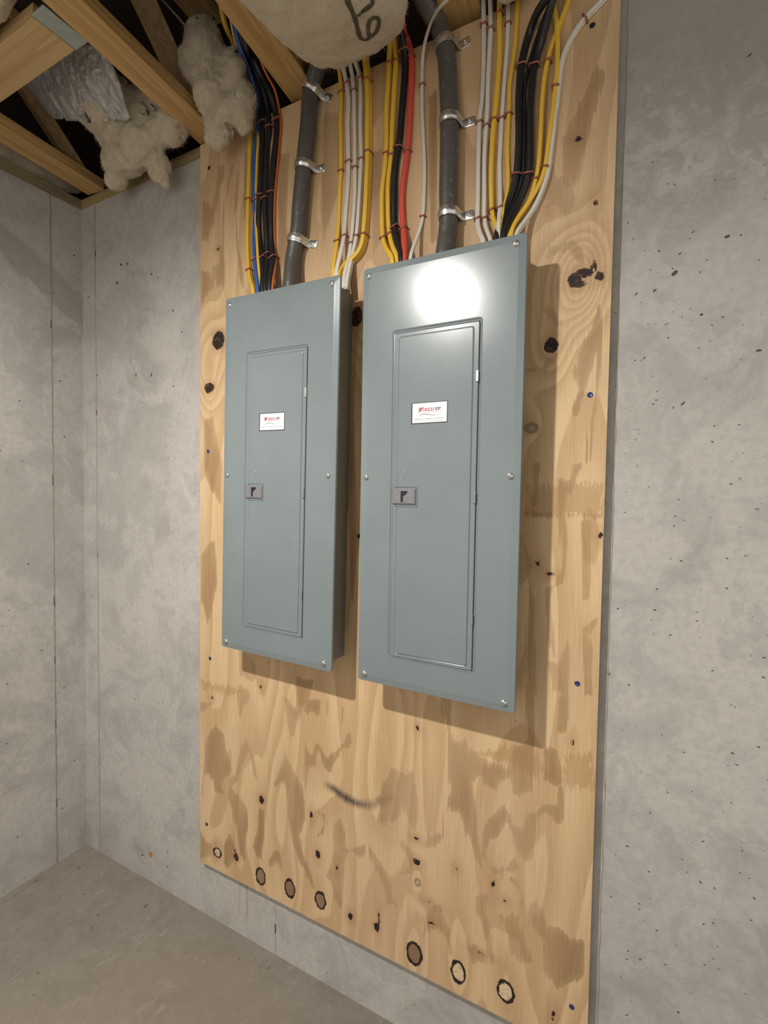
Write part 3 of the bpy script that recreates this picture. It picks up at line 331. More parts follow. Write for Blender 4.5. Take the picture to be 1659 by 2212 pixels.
# ------------------------------------------------------------------ node helper
class N:
    def __init__(self, name):
        self.m = bpy.data.materials.new(name)
        self.m.use_nodes = True
        self.t = self.m.node_tree
        self.b = self.t.nodes['Principled BSDF']
        self.tc = self.t.nodes.new('ShaderNodeTexCoord')
        self.obj = self.tc.outputs['Object']

    def put(self, sock, v):
        if isinstance(v, bpy.types.NodeSocket):
            self.t.links.new(v, sock)
        elif v is not None:
            sock.default_value = v

    def math(self, op, a, b=None, c=None, clamp=False):
        n = self.t.nodes.new('ShaderNodeMath')
        n.operation = op
        n.use_clamp = clamp
        self.put(n.inputs[0], a)
        if b is not None: self.put(n.inputs[1], b)
        if c is not None: self.put(n.inputs[2], c)
        return n.outputs[0]

    def vscale(self, v, s):
        n = self.t.nodes.new('ShaderNodeVectorMath')
        n.operation = 'MULTIPLY'
        self.put(n.inputs[0], v)
        n.inputs[1].default_value = s
        return n.outputs[0]

    def vadd(self, v, s):
        n = self.t.nodes.new('ShaderNodeVectorMath')
        n.operation = 'ADD'
        self.put(n.inputs[0], v)
        self.put(n.inputs[1], s)
        return n.outputs[0]

    def noise(self, vec, scale=1.0, detail=2.0, rough=0.5, dist=0.0, out=0):
        n = self.t.nodes.new('ShaderNodeTexNoise')
        self.put(n.inputs['Vector'], vec)
        n.inputs['Scale'].default_value = scale
        n.inputs['Detail'].default_value = detail
        n.inputs['Roughness'].default_value = rough
        n.inputs['Distortion'].default_value = dist
        return n.outputs[out]

    def voronoi(self, vec, scale, rnd=1.0, feature='F1'):
        n = self.t.nodes.new('ShaderNodeTexVoronoi')
        n.feature = feature
        self.put(n.inputs['Vector'], vec)
        n.inputs['Scale'].default_value = scale
        n.inputs['Randomness'].default_value = rnd
        return n.outputs

    def attr(self, name):
        n = self.t.nodes.new('ShaderNodeAttribute')
        n.attribute_name = name
        return n.outputs['Fac']

    def rng(self, v, a, b, c=0.0, d=1.0, smooth=True):
        n = self.t.nodes.new('ShaderNodeMapRange')
        n.interpolation_type = 'SMOOTHSTEP' if smooth else 'LINEAR'
        self.put(n.inputs['Value'], v)
        n.inputs['From Min'].default_value = a
        n.inputs['From Max'].default_value = b
        n.inputs['To Min'].default_value = c
        n.inputs['To Max'].default_value = d
        return n.outputs['Result']

    def mix(self, fac, a, b, blend='MIX'):
        n = self.t.nodes.new('ShaderNodeMix')
        n.data_type = 'RGBA'
        n.blend_type = blend
        n.clamp_factor = True
        self.put(n.inputs[0], fac)
        for s, v in ((n.inputs[6], a), (n.inputs[7], b)):
            if isinstance(v, (tuple, list)) and len(v) == 3: v = (*v, 1.0)
            self.put(s, v)
        return n.outputs[2]

    def sep(self, v):
        n = self.t.nodes.new('ShaderNodeSeparateXYZ')
        self.put(n.inputs[0], v)
        return n.outputs

    def bump(self, h, strength=0.3, dist=0.01, normal=None):
        n = self.t.nodes.new('ShaderNodeBump')
        n.inputs['Strength'].default_value = strength
        n.inputs['Distance'].default_value = dist
        self.put(n.inputs['Height'], h)
        if normal is not None: self.put(n.inputs['Normal'], normal)
        return n.outputs[0]

    def done(self, color=None, rough=0.6, metal=0.0, spec=0.5, normal=None, **kw):
        b = self.b
        if color is not None:
            if isinstance(color, (tuple, list)) and len(color) == 3: color = (*color, 1.0)
            self.put(b.inputs['Base Color'], color)
        self.put(b.inputs['Roughness'], rough)
        self.put(b.inputs['Metallic'], metal)
        b.inputs['Specular IOR Level'].default_value = spec
        if normal is not None: self.put(b.inputs['Normal'], normal)
        for k, v in kw.items(): self.put(b.inputs[k.replace('_', ' ')], v)
        return self.m


def plain(name, col, rough=0.5, metal=0.0, spec=0.5, var=0.08, vs_=60, bump=0.0):
    g = N(name)
    n = g.noise(g.obj, vs_, 3, 0.6)
    d = tuple(c * (1 - var * 2) for c in col)
    l = tuple(min(1, c * (1 + var * 2)) for c in col)
    c = g.mix(n, d, l)
    nrm = g.bump(n, bump, 0.002) if bump else None
    return g.done(c, rough, metal, spec, nrm)


# ------------------------------------------------------------------ materials
def concrete(name, base, dark, pit_scale=14, seed=0.0, patch=0.5, floor=False):
    g = N(name)
    v = g.vadd(g.obj, (seed, seed * 1.7, seed * 0.6))
    big = g.noise(v, 1.1, 3, 0.55, 0.4)
    mid = g.noise(v, 5.0, 5, 0.65, 0.6)
    fine = g.noise(v, 60, 4, 0.7)
    grit = g.noise(v, 320, 2, 0.7)
    col = g.mix(g.rng(big, 0.35, 0.68), base, tuple(c * q for c, q in zip(base, (0.88, 0.885, 0.89))))
    col = g.mix(g.math('MULTIPLY', g.rng(mid, 0.48, 0.68), 0.55), col, dark)
    # damp, mottled patches with ragged borders
    pn = g.math('ADD', g.math('MULTIPLY', big, 0.75), g.math('MULTIPLY', mid, 0.30))
    rag = g.math('ADD', pn, g.math('MULTIPLY', g.noise(v, 26, 4, 0.75), 0.16))
    col = g.mix(g.math('MULTIPLY', g.rng(rag, 0.66, 0.70), patch), col, dark)
    # pale lime wisps
    wis = g.noise(g.vscale(v, (1, 1, 0.7)), 9, 5, 0.7, 1.2)
    col = g.mix(g.math('MULTIPLY', g.rng(wis, 0.58, 0.75), 0.35), col, tuple(min(1, c * 1.22) for c in base))
    col = g.mix(g.math('MULTIPLY', g.rng(fine, 0.38, 0.68), 0.34), col, dark)
    col = g.mix(g.math('MULTIPLY', g.rng(grit, 0.35, 0.75), 0.22), col, tuple(c * 0.72 for c in base))
    # small bug holes
    vv = g.vadd(v, g.vscale(g.noise(v, 30, 2, 0.5, out=1), (0.02, 0.02, 0.02)))
    vo = g.voronoi(vv, pit_scale)
    keep = g.rng(g.sep(vo['Color'])[0], 0.55, 0.60)
    rad = g.math('MULTIPLY', g.sep(vo['Color'])[1], 0.055)
    hole = g.math('MULTIPLY', g.math('LESS_THAN', vo['Distance'], rad), keep)
    col = g.mix(g.math('MULTIPLY', hole, 0.7), col, tuple(c * 0.22 for c in base))
    blot = g.noise(g.vadd(v, (7.3, 2.1, 4.4)), 7, 8, 0.72, 0.5)
    col = g.mix(g.math('MULTIPLY', g.rng(blot, 0.50, 0.57), 0.34), col, dark)
    vo2 = g.voronoi(vv, pit_scale * 3.1)
    hole2 = g.math('MULTIPLY', g.math('LESS_THAN', vo2['Distance'], g.math('MULTIPLY', g.sep(vo2['Color'])[0], 0.13)), g.rng(g.sep(vo2['Color'])[2], 0.55, 0.60))
    col = g.mix(g.math('MULTIPLY', hole2, 0.55), col, tuple(c * 0.3 for c in base))
    h = g.math('SUBTRACT', g.math('ADD', g.math('MULTIPLY', fine, 0.5), g.math('MULTIPLY', mid, 0.6)), g.math('MULTIPLY', hole, 0.8))
    nrm = g.bump(h, 0.35, 0.004)
    return g, col, nrm


def wall_material():
    g, col, nrm = concrete('concrete_wall', (0.535, 0.505, 0.472), (0.335, 0.316, 0.290), 13, 0.0, 0.45)
    p = g.sep(g.obj)
    # mottled damp band high on the wall, beside the board
    z = g.math('ADD', p[2], g.math('MULTIPLY', g.noise(g.obj, 6, 5, 0.7), 0.30))
    band = g.math('MULTIPLY', g.rng(z, 2.10, 2.22), g.rng(z, 2.62, 2.40))
    rag = g.rng(g.noise(g.obj, 18, 6, 0.75, 0.8), 0.40, 0.56)
    right = g.rng(p[0], 0.95, 1.05)
    m = g.math('MULTIPLY', g.math('MULTIPLY', band, rag), right)
    col = g.mix(g.math('MULTIPLY', m, 0.55), col, (0.30, 0.285, 0.255))
    # damp patch sloping to the corner on the side wall, and a mottled one beside it
    ln = g.math('ADD', g.math('SUBTRACT', p[2], 2.145), g.math('MULTIPLY', p[1], 0.62))
    ln = g.math('ADD', g.math('ABSOLUTE', ln), g.math('MULTIPLY', g.math('SUBTRACT', g.noise(g.obj, 11, 5, 0.7), 0.5), 0.12))
    lm = g.math('MULTIPLY', g.rng(ln, 0.075, 0.055), g.rng(p[0], -0.875, -0.885))
    lm = g.math('MULTIPLY', lm, g.rng(p[1], -0.75, -0.40))
    col = g.mix(g.math('MULTIPLY', lm, 0.60), col, (0.30, 0.282, 0.262))
    dx2 = g.math('POWER', g.math('DIVIDE', g.math('SUBTRACT', p[0], -0.575), 0.15), 2.0)
    dz2 = g.math('POWER', g.math('DIVIDE', g.math('SUBTRACT', p[2], 2.075), 0.10), 2.0)
    em = g.math('MULTIPLY', g.rng(g.math('ADD', dx2, dz2), 1.3, 0.5), g.rng(g.noise(g.obj, 34, 5, 0.75, 0.6), 0.46, 0.56))
    em = g.math('MULTIPLY', em, g.rng(p[0], -0.88, -0.87))
    col = g.mix(g.math('MULTIPLY', em, 0.40), col, (0.33, 0.31, 0.27))
    # rust drips under the board
    for x0, w, s in ((-0.012, 0.006, 0.75), (-0.045, 0.010, 0.35)):
        dx = g.math('ABSOLUTE', g.math('SUBTRACT', p[0], x0))
        dm = g.math('MULTIPLY', g.rng(dx, w, 0.0), g.rng(p[2], 0.035, 0.09))
        dm = g.math('MULTIPLY', dm, g.rng(p[2], 0.30, 0.20))
        col = g.mix(g.math('MULTIPLY', dm, s), col, (0.40, 0.27, 0.11))
    # small orange rust mark near the floor
    d = g.math('SQRT', g.math('ADD', g.math('POWER', g.math('SUBTRACT', p[0], -0.489), 2.0),
                              g.math('POWER', g.math('SUBTRACT', p[2], 0.105), 2.0)))
    d = g.math('ADD', d, g.math('MULTIPLY', g.noise(g.obj, 60, 3, 0.6), 0.02))
    col = g.mix(g.rng(d, 0.026, 0.016), col, (0.42, 0.22, 0.06))
    return g.done(col, 0.88, 0, 0.3, nrm)


def floor_material():
    g, col, nrm = concrete('concrete_floor', (0.300, 0.266, 0.220), (0.205, 0.180, 0.145), 6, 4.0, 0.5)
    w = g.noise(g.vscale(g.obj, (1.0, 0.35, 1)), 30, 5, 0.75, 1.5)
    col = g.mix(g.math('MULTIPLY', g.rng(w, 0.56, 0.72), 0.45), col, (0.47, 0.44, 0.39))
    t = g.noise(g.obj, 1.6, 2, 0.5)
    col = g.mix(g.math('MULTIPLY', g.rng(t, 0.45, 0.65), 0.35), col, (0.265, 0.215, 0.15))
    return g.done(col, 0.6, 0, 0.4, nrm)


def plywood_material():
    g = N('plywood_face')
    p = g.obj
    light, mid, dark = (0.700, 0.500, 0.288), (0.530, 0.343, 0.178), (0.325, 0.192, 0.090)
    fray = g.noise(g.vscale(p, (210, 1, 2.0)), 1, 2.5, 0.6)
    fray2 = g.noise(g.vscale(p, (52, 1, 1.5)), 1, 3, 0.6)
    soft = g.noise(g.vscale(p, (12, 1, 2.4)), 1, 3, 0.55, 0.5)
    fig = g.attr('fig')
    d = g.math('ADD', fig, g.math('MULTIPLY', g.math('SUBTRACT', fray, 0.5), 0.020))
    d = g.math('ADD', d, g.math('MULTIPLY', g.math('SUBTRACT', fray2, 0.5), 0.034))
    dm = g.math('ADD', g.math('MULTIPLY', g.rng(d, 0.0010, -0.0015), 0.70), g.math('MULTIPLY', g.rng(d, 0.002, -0.018), 0.30))
    # growth rings: contours of a slow field, bulging round every knot
    h = g.math('ADD', g.math('MULTIPLY', g.noise(g.vscale(p, (4.6, 1, 0.95)), 1, 1.5, 0.5), 9.0), g.attr('hb'))
    h = g.math('ADD', h, g.math('MULTIPLY', fray2, 0.16))
    fr = g.math('FRACT', h)
    ring = g.math('MULTIPLY', g.rng(fr, 0.10, 0.90), g.rng(fr, 1.0, 0.95))
    col = g.mix(g.math('MULTIPLY', ring, 0.75), light, mid)
    col = g.mix(g.math('MULTIPLY', g.rng(soft, 0.45, 0.75), 0.30), col, mid)
    tone = g.rng(g.noise(g.vscale(p, (7, 1, 2.6)), 1, 2, 0.5), 0.32, 0.68, 0.58, 1.0)
    col = g.mix(g.math('MULTIPLY', dm, g.math('MULTIPLY', tone, 0.86)), col, dark)
    hue = g.noise(g.vscale(p, (2.2, 1, 1.4)), 1, 2, 0.5)
    col = g.mix(g.math('MULTIPLY', g.rng(hue, 0.45, 0.68), 0.25), col, (0.60, 0.41, 0.27))
    # fibre
    fib = g.noise(g.vscale(p, (420, 1, 9)), 1, 3, 0.65)
    col = g.mix(0.55, col, g.mix(g.rng(fib, 0.25, 0.75, smooth=False), (0.68, 0.65, 0.60), (1.18, 1.18, 1.2)), 'MULTIPLY')
    sp = g.noise(g.vscale(p, (170, 1, 38)), 1, 2, 0.5)
    spk = g.rng(sp, 0.735, 0.775)
    col = g.mix(g.math('MULTIPLY', spk, 0.65), col, (0.10, 0.05, 0.025))
    # saw / roller stains
    st = g.math('ADD', g.attr('st'), g.math('MULTIPLY', g.math('SUBTRACT', g.noise(g.vscale(p, (150, 1, 22)), 1, 3, 0.7), 0.5), 0.085))
    col = g.mix(g.math('MULTIPLY', g.rng(st, 0.004, -0.004), 0.45), col, (0.36, 0.19, 0.075))
    # black rubbed smudge
    smv = g.math('ADD', g.attr('sm'), g.math('MULTIPLY', g.math('SUBTRACT', g.noise(g.vscale(p, (330, 1, 16)), 1, 2, 0.6), 0.5), 0.030))
    sma = g.rng(g.sep(p)[0], 0.49, 0.545, 0.15, 1.0)
    smb = g.rng(g.sep(p)[0], 0.74, 0.58, 0.15, 1.0)
    col = g.mix(g.math('MULTIPLY', g.math('MULTIPLY', g.rng(smv, 0.020, -0.002), 0.95), g.math('MULTIPLY', sma, smb)), col, (0.055, 0.048, 0.045))
    # knots
    wob = g.math('MULTIPLY', g.math('SUBTRACT', g.noise(p, 95, 3, 0.65), 0.5), 0.014)
    kd = g.math('ADD', g.attr('kd'), wob)
    halo = g.rng(kd, 0.022, 0.0)
    col = g.mix(g.math('MULTIPLY', halo, 0.35), col, (0.36, 0.19, 0.08))
    kin = g.mix(g.rng(g.noise(p, 90, 3, 0.6), 0.48, 0.72), (0.020, 0.011, 0.009), (0.13, 0.055, 0.032))
    col = g.mix(g.rng(kd, 0.0012, -0.0012), col, kin)
    kr = g.math('ADD', g.attr('kr'), g.math('MULTIPLY', g.math('SUBTRACT', g.noise(p, 80, 4, 0.65), 0.5), 0.010))
    inside = g.rng(kr, 0.0005, -0.0005)
    inner = g.mix(g.attr('kl'), (0.19, 0.105, 0.055), (0.72, 0.56, 0.36))
    inner = g.mix(g.math('MULTIPLY', g.rng(g.noise(p, 120, 3, 0.6), 0.42, 0.7), 0.5), inner, (0.30, 0.17, 0.08))
    col = g.mix(inside, col, inner)
    rw = g.math('MULTIPLY', g.noise(p, 55, 2, 0.5), 0.0060)
    rim = g.math('MULTIPLY', g.rng(g.math('SUBTRACT', g.math('ABSOLUTE', g.math('ADD', kr, 0.0008)), rw), 0.0010, -0.0012), g.attr('krm'))
    col = g.mix(rim, col, (0.022, 0.012, 0.010))
    nrm = g.bump(g.math('SUBTRACT', g.math('MULTIPLY', fib, 0.6), g.math('MULTIPLY', g.rng(kd, 0.002, -0.002), 0.7)), 0.25, 0.003)
    return g.done(col, 0.62, 0, 0.35, nrm)


def timber(name, light, dark, axis=1, seed=0.0):
    g = N(name)
    s = [26.0, 26.0, 26.0]
    s[axis] = 1.1
    v = g.vadd(g.obj, (seed, seed, seed))
    a = g.noise(g.vscale(v, tuple(s)), 1, 2, 0.5, 0.4)
    h = g.math('FRACT', g.math('MULTIPLY', a, 5.0))
    ring = g.math('MULTIPLY', g.rng(h, 0.15, 0.9), g.rng(h, 1.0, 0.93))
    s2 = [300.0, 300.0, 300.0]
    s2[axis] = 7.0
    f = g.noise(g.vscale(v, tuple(s2)), 1, 3, 0.6)
    col = g.mix(g.math('MULTIPLY', ring, 0.65), light, dark)
    col = g.mix(g.math('MULTIPLY', g.rng(f, 0.3, 0.75), 0.5), col, dark)
    return g.done(col, 0.7, 0, 0.3, g.bump(f, 0.2, 0.003))


def batt_material():
    g = N('glass_wool')
    a = g.noise(g.obj, 14, 5, 0.65, 0.6)
    b = g.noise(g.obj, 150, 4, 0.7, 0.5)
    c = g.noise(g.vscale(g.obj, (1, 1, 0.4)), 420, 2, 0.7)
    col = g.mix(g.rng(a, 0.3, 0.75), (0.64, 0.55, 0.405), (0.54, 0.445, 0.30))
    col = g.mix(g.math('MULTIPLY', g.rng(b, 0.4, 0.7), 0.4), col, (0.78, 0.70, 0.56))
    h = g.math('ADD', g.math('MULTIPLY', a, 0.8), g.math('ADD', g.math('MULTIPLY', b, 0.5), g.math('MULTIPLY', c, 0.25)))
    return g.done(col, 0.95, 0, 0.1, g.bump(h, 0.7, 0.012), Sheen_Weight=0.3)


def foil_material():
    g = N('foil_facing')
    a = g.noise(g.obj, 30, 4, 0.6, 1.5)
    b = g.voronoi(g.vscale(g.obj, (1, 1, 1.3)), 42)['Distance']
    col = g.mix(g.rng(a, 0.3, 0.7), (0.80, 0.79, 0.77), (0.92, 0.91, 0.89))
    return g.done(col, 0.38, 0.45, 0.5, g.bump(g.math('ADD', a, g.math('MULTIPLY', b, 0.8)), 0.55, 0.012))


def paint_material():
    g = N('grey_green_enamel')
    op = g.noise(g.obj, 700, 2, 0.5)
    dirt = g.noise(g.obj, 6, 4, 0.6)
    col = g.mix(g.rng(dirt, 0.3, 0.75), (0.192, 0.228, 0.234), (0.212, 0.247, 0.253))
    sm = g.noise(g.obj, 45, 3, 0.7)
    col = g.mix(g.math('MULTIPLY', g.rng(sm, 0.70, 0.80), 0.25), col, (0.33, 0.36, 0.37))
    r = g.rng(dirt, 0.2, 0.8, 0.185, 0.215)
    return g.done(col, r, 0, 0.5, g.bump(op, 0.05, 0.0006))


def galvanised():
    g = N('zinc_plate')
    n = g.noise(g.obj, 220, 3, 0.6)
    col = g.mix(n, (0.60, 0.61, 0.60), (0.82, 0.82, 0.80))
    return g.done(col, g.rng(n, 0.2, 0.8, 0.18, 0.38), 0.9, 0.5, g.bump(n, 0.25, 0.001))


def conduit_material():
    g = N('grey_conduit')
    a = g.noise(g.obj, 30, 4, 0.65)
    s = g.noise(g.vscale(g.obj, (1, 1, 0.6)), 75, 4, 0.75, 0.6)
    col = g.mix(a, (0.066, 0.062, 0.055), (0.104, 0.099, 0.089))
    col = g.mix(g.math('MULTIPLY', g.rng(s, 0.57, 0.72), 0.5), col, (0.30, 0.29, 0.27))
    return g.done(col, 0.42, 0, 0.5, g.bump(a, 0.35, 0.006))


MT = dict(
    wall=wall_material(), floor=floor_material(), ply=plywood_material(),
    chord=timber('pine_chord', (0.60, 0.385, 0.165), (0.40, 0.235, 0.085), 1),
    sill=timber('pine_plate', (0.40, 0.30, 0.155), (0.26, 0.19, 0.09), 0, 3.0),
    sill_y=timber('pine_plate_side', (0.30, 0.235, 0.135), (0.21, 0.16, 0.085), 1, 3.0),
    block=timber('pine_block', (0.62, 0.43, 0.215), (0.47, 0.30, 0.13), 0, 5.0),
    web=timber('pine_web_shaded', (0.30, 0.195, 0.10), (0.19, 0.115, 0.055), 1, 9.0),  # brown wood, darkened further so its colour carries some of the bay shade
    rim=timber('rim_board_shaded', (0.060, 0.042, 0.028), (0.040, 0.028, 0.02), 0, 2.0),  # near-black: the deep shade of the joist bays is put into the wood colour
    edge=plain('plywood_edge', (0.34, 0.285, 0.215), 0.8, var=0.18, vs_=90),
    batt=batt_material(), foil=foil_material(), paint=paint_material(), zinc=galvanised(),
    conduit=conduit_material(),
    box=plain('grey_box_enamel', (0.20, 0.215, 0.20), 0.45, var=0.05),
    plate=plain('truss_plate_steel', (0.42, 0.46, 0.43), 0.45, 0.6, var=0.12, vs_=40),
    yellow=plain('yellow_jacket', (0.80, 0.50, 0.055), 0.42, var=0.03, vs_=40),
    white=plain('white_jacket', (0.70, 0.66, 0.59), 0.45, var=0.03, vs_=40),
    black=plain('black_jacket', (0.016, 0.016, 0.018), 0.38, var=0.1, vs_=40),
    blue=plain('blue_jacket', (0.045, 0.115, 0.36), 0.42, var=0.05, vs_=40),
    red=plain('red_jacket', (0.68, 0.085, 0.055), 0.45, var=0.04, vs_=40),
    orange=plain('orange_jacket', (0.60, 0.135, 0.03), 0.45, var=0.04, vs_=40),
    tan=plain('tan_jacket', (0.36, 0.29, 0.19), 0.6, var=0.04, vs_=40),
    staple=plain('staple_insulation', (0.40, 0.135, 0.10), 0.32, 0.25, var=0.1, vs_=200),
    latch=plain('latch_plastic', (0.205, 0.200, 0.215), 0.42, var=0.04),
    black_gap=plain('latch_slot_black', (0.006, 0.006, 0.007), 0.6, var=0.0),
    card=plain('card_white', (0.80, 0.80, 0.82), 0.35, var=0.01),
    ink_black=plain('ink_black', (0.02, 0.02, 0.024), 0.5, var=0.0),
    ink_grey=plain('ink_grey', (0.16, 0.16, 0.17), 0.5, var=0.0),
    ink_pale=plain('ink_pale_grey', (0.42, 0.42, 0.44), 0.5, var=0.0),
    ink_red=plain('ink_red', (0.42, 0.03, 0.035), 0.5, var=0.05, vs_=300),
    blue_screw=plain('blue_screw_coating', (0.035, 0.06, 0.19), 0.35, 0.4, var=0.2, vs_=300),
    dark_screw=plain('dark_screw_coating', (0.02, 0.022, 0.03), 0.45, 0.4, var=0.2, vs_=300),
    pit=plain('concrete_pit', (0.085, 0.078, 0.068), 0.95, var=0.25, vs_=200),
    seam=plain('form_seam_concrete', (0.30, 0.275, 0.235), 0.9, var=0.22, vs_=25),
    rust=plain('rust_tie', (0.085, 0.05, 0.025), 0.85, var=0.25, vs_=150),
    batt_ink=plain('stencil_ink', (0.075, 0.068, 0.045), 0.9, var=0.2, vs_=120),
    porcelain=plain('white_porcelain', (0.75, 0.74, 0.70), 0.3, var=0.02),
    subfloor=plain('subfloor_shaded', (0.045, 0.032, 0.024), 0.85, var=0.15, vs_=18),  # board colour lowered to carry the darkness between the joists
)

# ------------------------------------------------------------------ setting
def struct(name, lo, hi, mat, parent=None, bevel=0.0):
    bm = bmesh.new()
    add_box(bm, lo, hi, bevel)
    o = obj(name, bm, mat, parent)
    if parent is None: o['kind'] = 'structure'
    return o


wall_back = struct('wall_back', (-1.1, 0.0, -0.05), (3.4, 0.22, WALL_TOP), MT['wall'])
wall_left = struct('wall_left', (CORNER_X - 0.22, -3.6, -0.05), (CORNER_X, 0.0, WALL_TOP), MT['wall'])
floor = struct('floor', (-1.1, -3.6, -0.12), (3.4, 0.22, 0.0), MT['floor'])
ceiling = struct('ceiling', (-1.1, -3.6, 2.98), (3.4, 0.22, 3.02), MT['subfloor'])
sill_b = struct('trim_1', (CORNER_X, 0.0, WALL_TOP), (3.4, 0.14, 2.584), MT['sill'])
sill_l = struct('trim_2', (CORNER_X - 0.14, -3.6, WALL_TOP), (CORNER_X, 0.0, 2.584), MT['sill_y'])
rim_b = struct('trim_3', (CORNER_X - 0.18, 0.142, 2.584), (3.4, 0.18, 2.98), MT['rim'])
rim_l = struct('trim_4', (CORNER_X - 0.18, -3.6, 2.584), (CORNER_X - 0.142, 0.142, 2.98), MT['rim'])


def seam_strip(name, pts, parent, plane, w=0.004, proud=0.0025):
    """ragged fin of concrete left where two form panels met"""
    bm = bmesh.new()
    path = []
    n = 140
    (a0, z0), (a1, z1) = pts
    for i in range(n + 1):
        t = i / n
        z = z0 + (z1 - z0) * t
        a = a0 + (a1 - a0) * t + 0.0022 * mnoise.noise(Vector((z * 22, a0 * 9, 0))) + 0.001 * mnoise.noise(Vector((z * 90, 3, 0)))
        path.append((a, z, w * (0.6 + 0.7 * abs(mnoise.noise(Vector((z * 14, 5.5, a0)))))))
    rows = []
    for a, z, ww in path:
        if plane == 'y': q = [(a - ww, 0.0005, z), (a, -proud, z), (a + ww, 0.0005, z)]
        else: q = [(CORNER_X - 0.0005, a - ww, z), (CORNER_X + proud, a, z), (CORNER_X - 0.0005, a + ww, z)]
        rows.append([bm.verts.new(p) for p in q])
    for r, s in zip(rows, rows[1:]):
        for k in (0, 1): bm.faces.new((r[k], r[k + 1], s[k + 1], s[k]))
    return obj(name, bm, MT['seam'], parent, True)


seam_strip('form_seam', [(-0.797, 0.0), (-0.800, WALL_TOP)], wall_back, 'y', 0.0032)
seam_strip('form_seam', [(1.036, 0.0), (1.030, WALL_TOP)], wall_back, 'y', 0.0022, 0.0012)
seam_strip('form_seam', [(0.107, 0.0), (0.107, 0.24)], wall_back, 'y', 0.0022, 0.0012)
seam_strip('form_seam', [(-0.116, 0.0), (-0.114, WALL_TOP)], wall_left, 'x', 0.0040)


def tie_mark(parent, plane, a, z, h):
    bm = bmesh.new()
    w = 0.0019
    if plane == 'y': add_box(bm, (a - w, -0.0018, z - h / 2), (a + w, 0.0, z + h / 2), 0.0006)
    else: add_box(bm, (CORNER_X, a - w, z - h / 2), (CORNER_X + 0.0018, a + w, z + h / 2), 0.0006)
    return obj('form_tie_stub', bm, MT['rust'], parent)


for z, h in ((2.07, 0.03), (1.49, 0.04), (1.03, 0.04), (0.80, 0.03), (0.55, 0.03), (0.24, 0.035)):
    tie_mark(wall_left, 'x', -0.1155, z, h)
for z, h in ((2.36, 0.025), (1.755, 0.02), (1.20, 0.02)):
    tie_mark(wall_back, 'y', -0.7985, z, h)
tie_mark(wall_back, 'y', 0.107, 0.085, 0.03)

# bug holes in the back wall, each a ragged little hollow, kept together as one part
bm = bmesh.new()
rp = random.Random(3)
pits = list(WALL_PITS)
for _ in range(620):
    if rp.random() < 0.72: x, z = rp.uniform(1.04, 1.75), rp.uniform(0.1, 2.15)
    else: x, z = rp.uniform(-0.86, -0.22), rp.uniform(0.1, 2.3)
    pits.append((x, z, rp.choice((0.0009, 0.0011, 0.0013, 0.0016, 0.0022, 0.0030)), rp.uniform(-40, 50)))
for x, z, r, a in pits:
    n = 11
    ca, sa = math.cos(math.radians(a)), math.sin(math.radians(a))
    el = rp.uniform(0.30, 0.55)
    ring, core = [], []
    for k in range(n):
        t = 2 * math.pi * k / n
        q = r * rp.uniform(0.65, 1.15)
        px_, pz_ = q * math.cos(t), q * math.sin(t) * el
        dx, dz = px_ * ca - pz_ * sa, px_ * sa + pz_ * ca
        ring.append(bm.verts.new((x + dx, -0.0006, z + dz)))
        core.append(bm.verts.new((x + dx * 0.55, -0.0003, z + dz * 0.55)))
    for k in range(n):
        bm.faces.new((ring[k], ring[(k + 1) % n], core[(k + 1) % n], core[k]))
    bm.faces.new(core)
tag(obj('bug_holes', bm, MT['pit'], wall_back), kind='stuff')
bm = bmesh.new()
for _ in range(170):
    y, z = rp.uniform(-1.3, -0.02), rp.uniform(0.1, 2.4)
    r = rp.choice((0.0010, 0.0013, 0.0018, 0.0026, 0.0036))
    el = rp.uniform(0.4, 0.8)
    bm.faces.new([bm.verts.new((CORNER_X + 0.0005, y + r * rp.uniform(0.7, 1.2) * math.cos(2 * math.pi * k / 9), z + r * el * rp.uniform(0.7, 1.2) * math.sin(2 * math.pi * k / 9))) for k in range(9)])
tag(obj('bug_holes', bm, MT['pit'], wall_left), kind='stuff')


# ------------------------------------------------------------------ plywood sheet
def poly_sdf(X, Z, poly):
    P = np.array(poly)
    d = np.full(X.shape, 1e9)
    inside = np.zeros(X.shape, bool)
    for (x0, z0), (x1, z1) in zip(P, np.roll(P, -1, 0)):
        ex, ez = x1 - x0, z1 - z0
        t = np.clip(((X - x0) * ex + (Z - z0) * ez) / (ex * ex + ez * ez + 1e-12), 0, 1)
        d = np.minimum(d, np.hypot(X - x0 - t * ex, Z - z0 - t * ez))
        c = ((z0 > Z) != (z1 > Z)) & (X < (x1 - x0) * (Z - z0) / (z1 - z0 + 1e-12) + x0)
        inside ^= c
    return np.where(inside, -d, d)


def line_dist(X, Z, pts):
    d = np.full(X.shape, 1e9)
    for (x0, z0), (x1, z1) in zip(pts, pts[1:]):
        ex, ez = x1 - x0, z1 - z0
        t = np.clip(((X - x0) * ex + (Z - z0) * ez) / (ex * ex + ez * ez + 1e-12), 0, 1)
        d = np.minimum(d, np.hypot(X - x0 - t * ex, Z - z0 - t * ez))
    return d


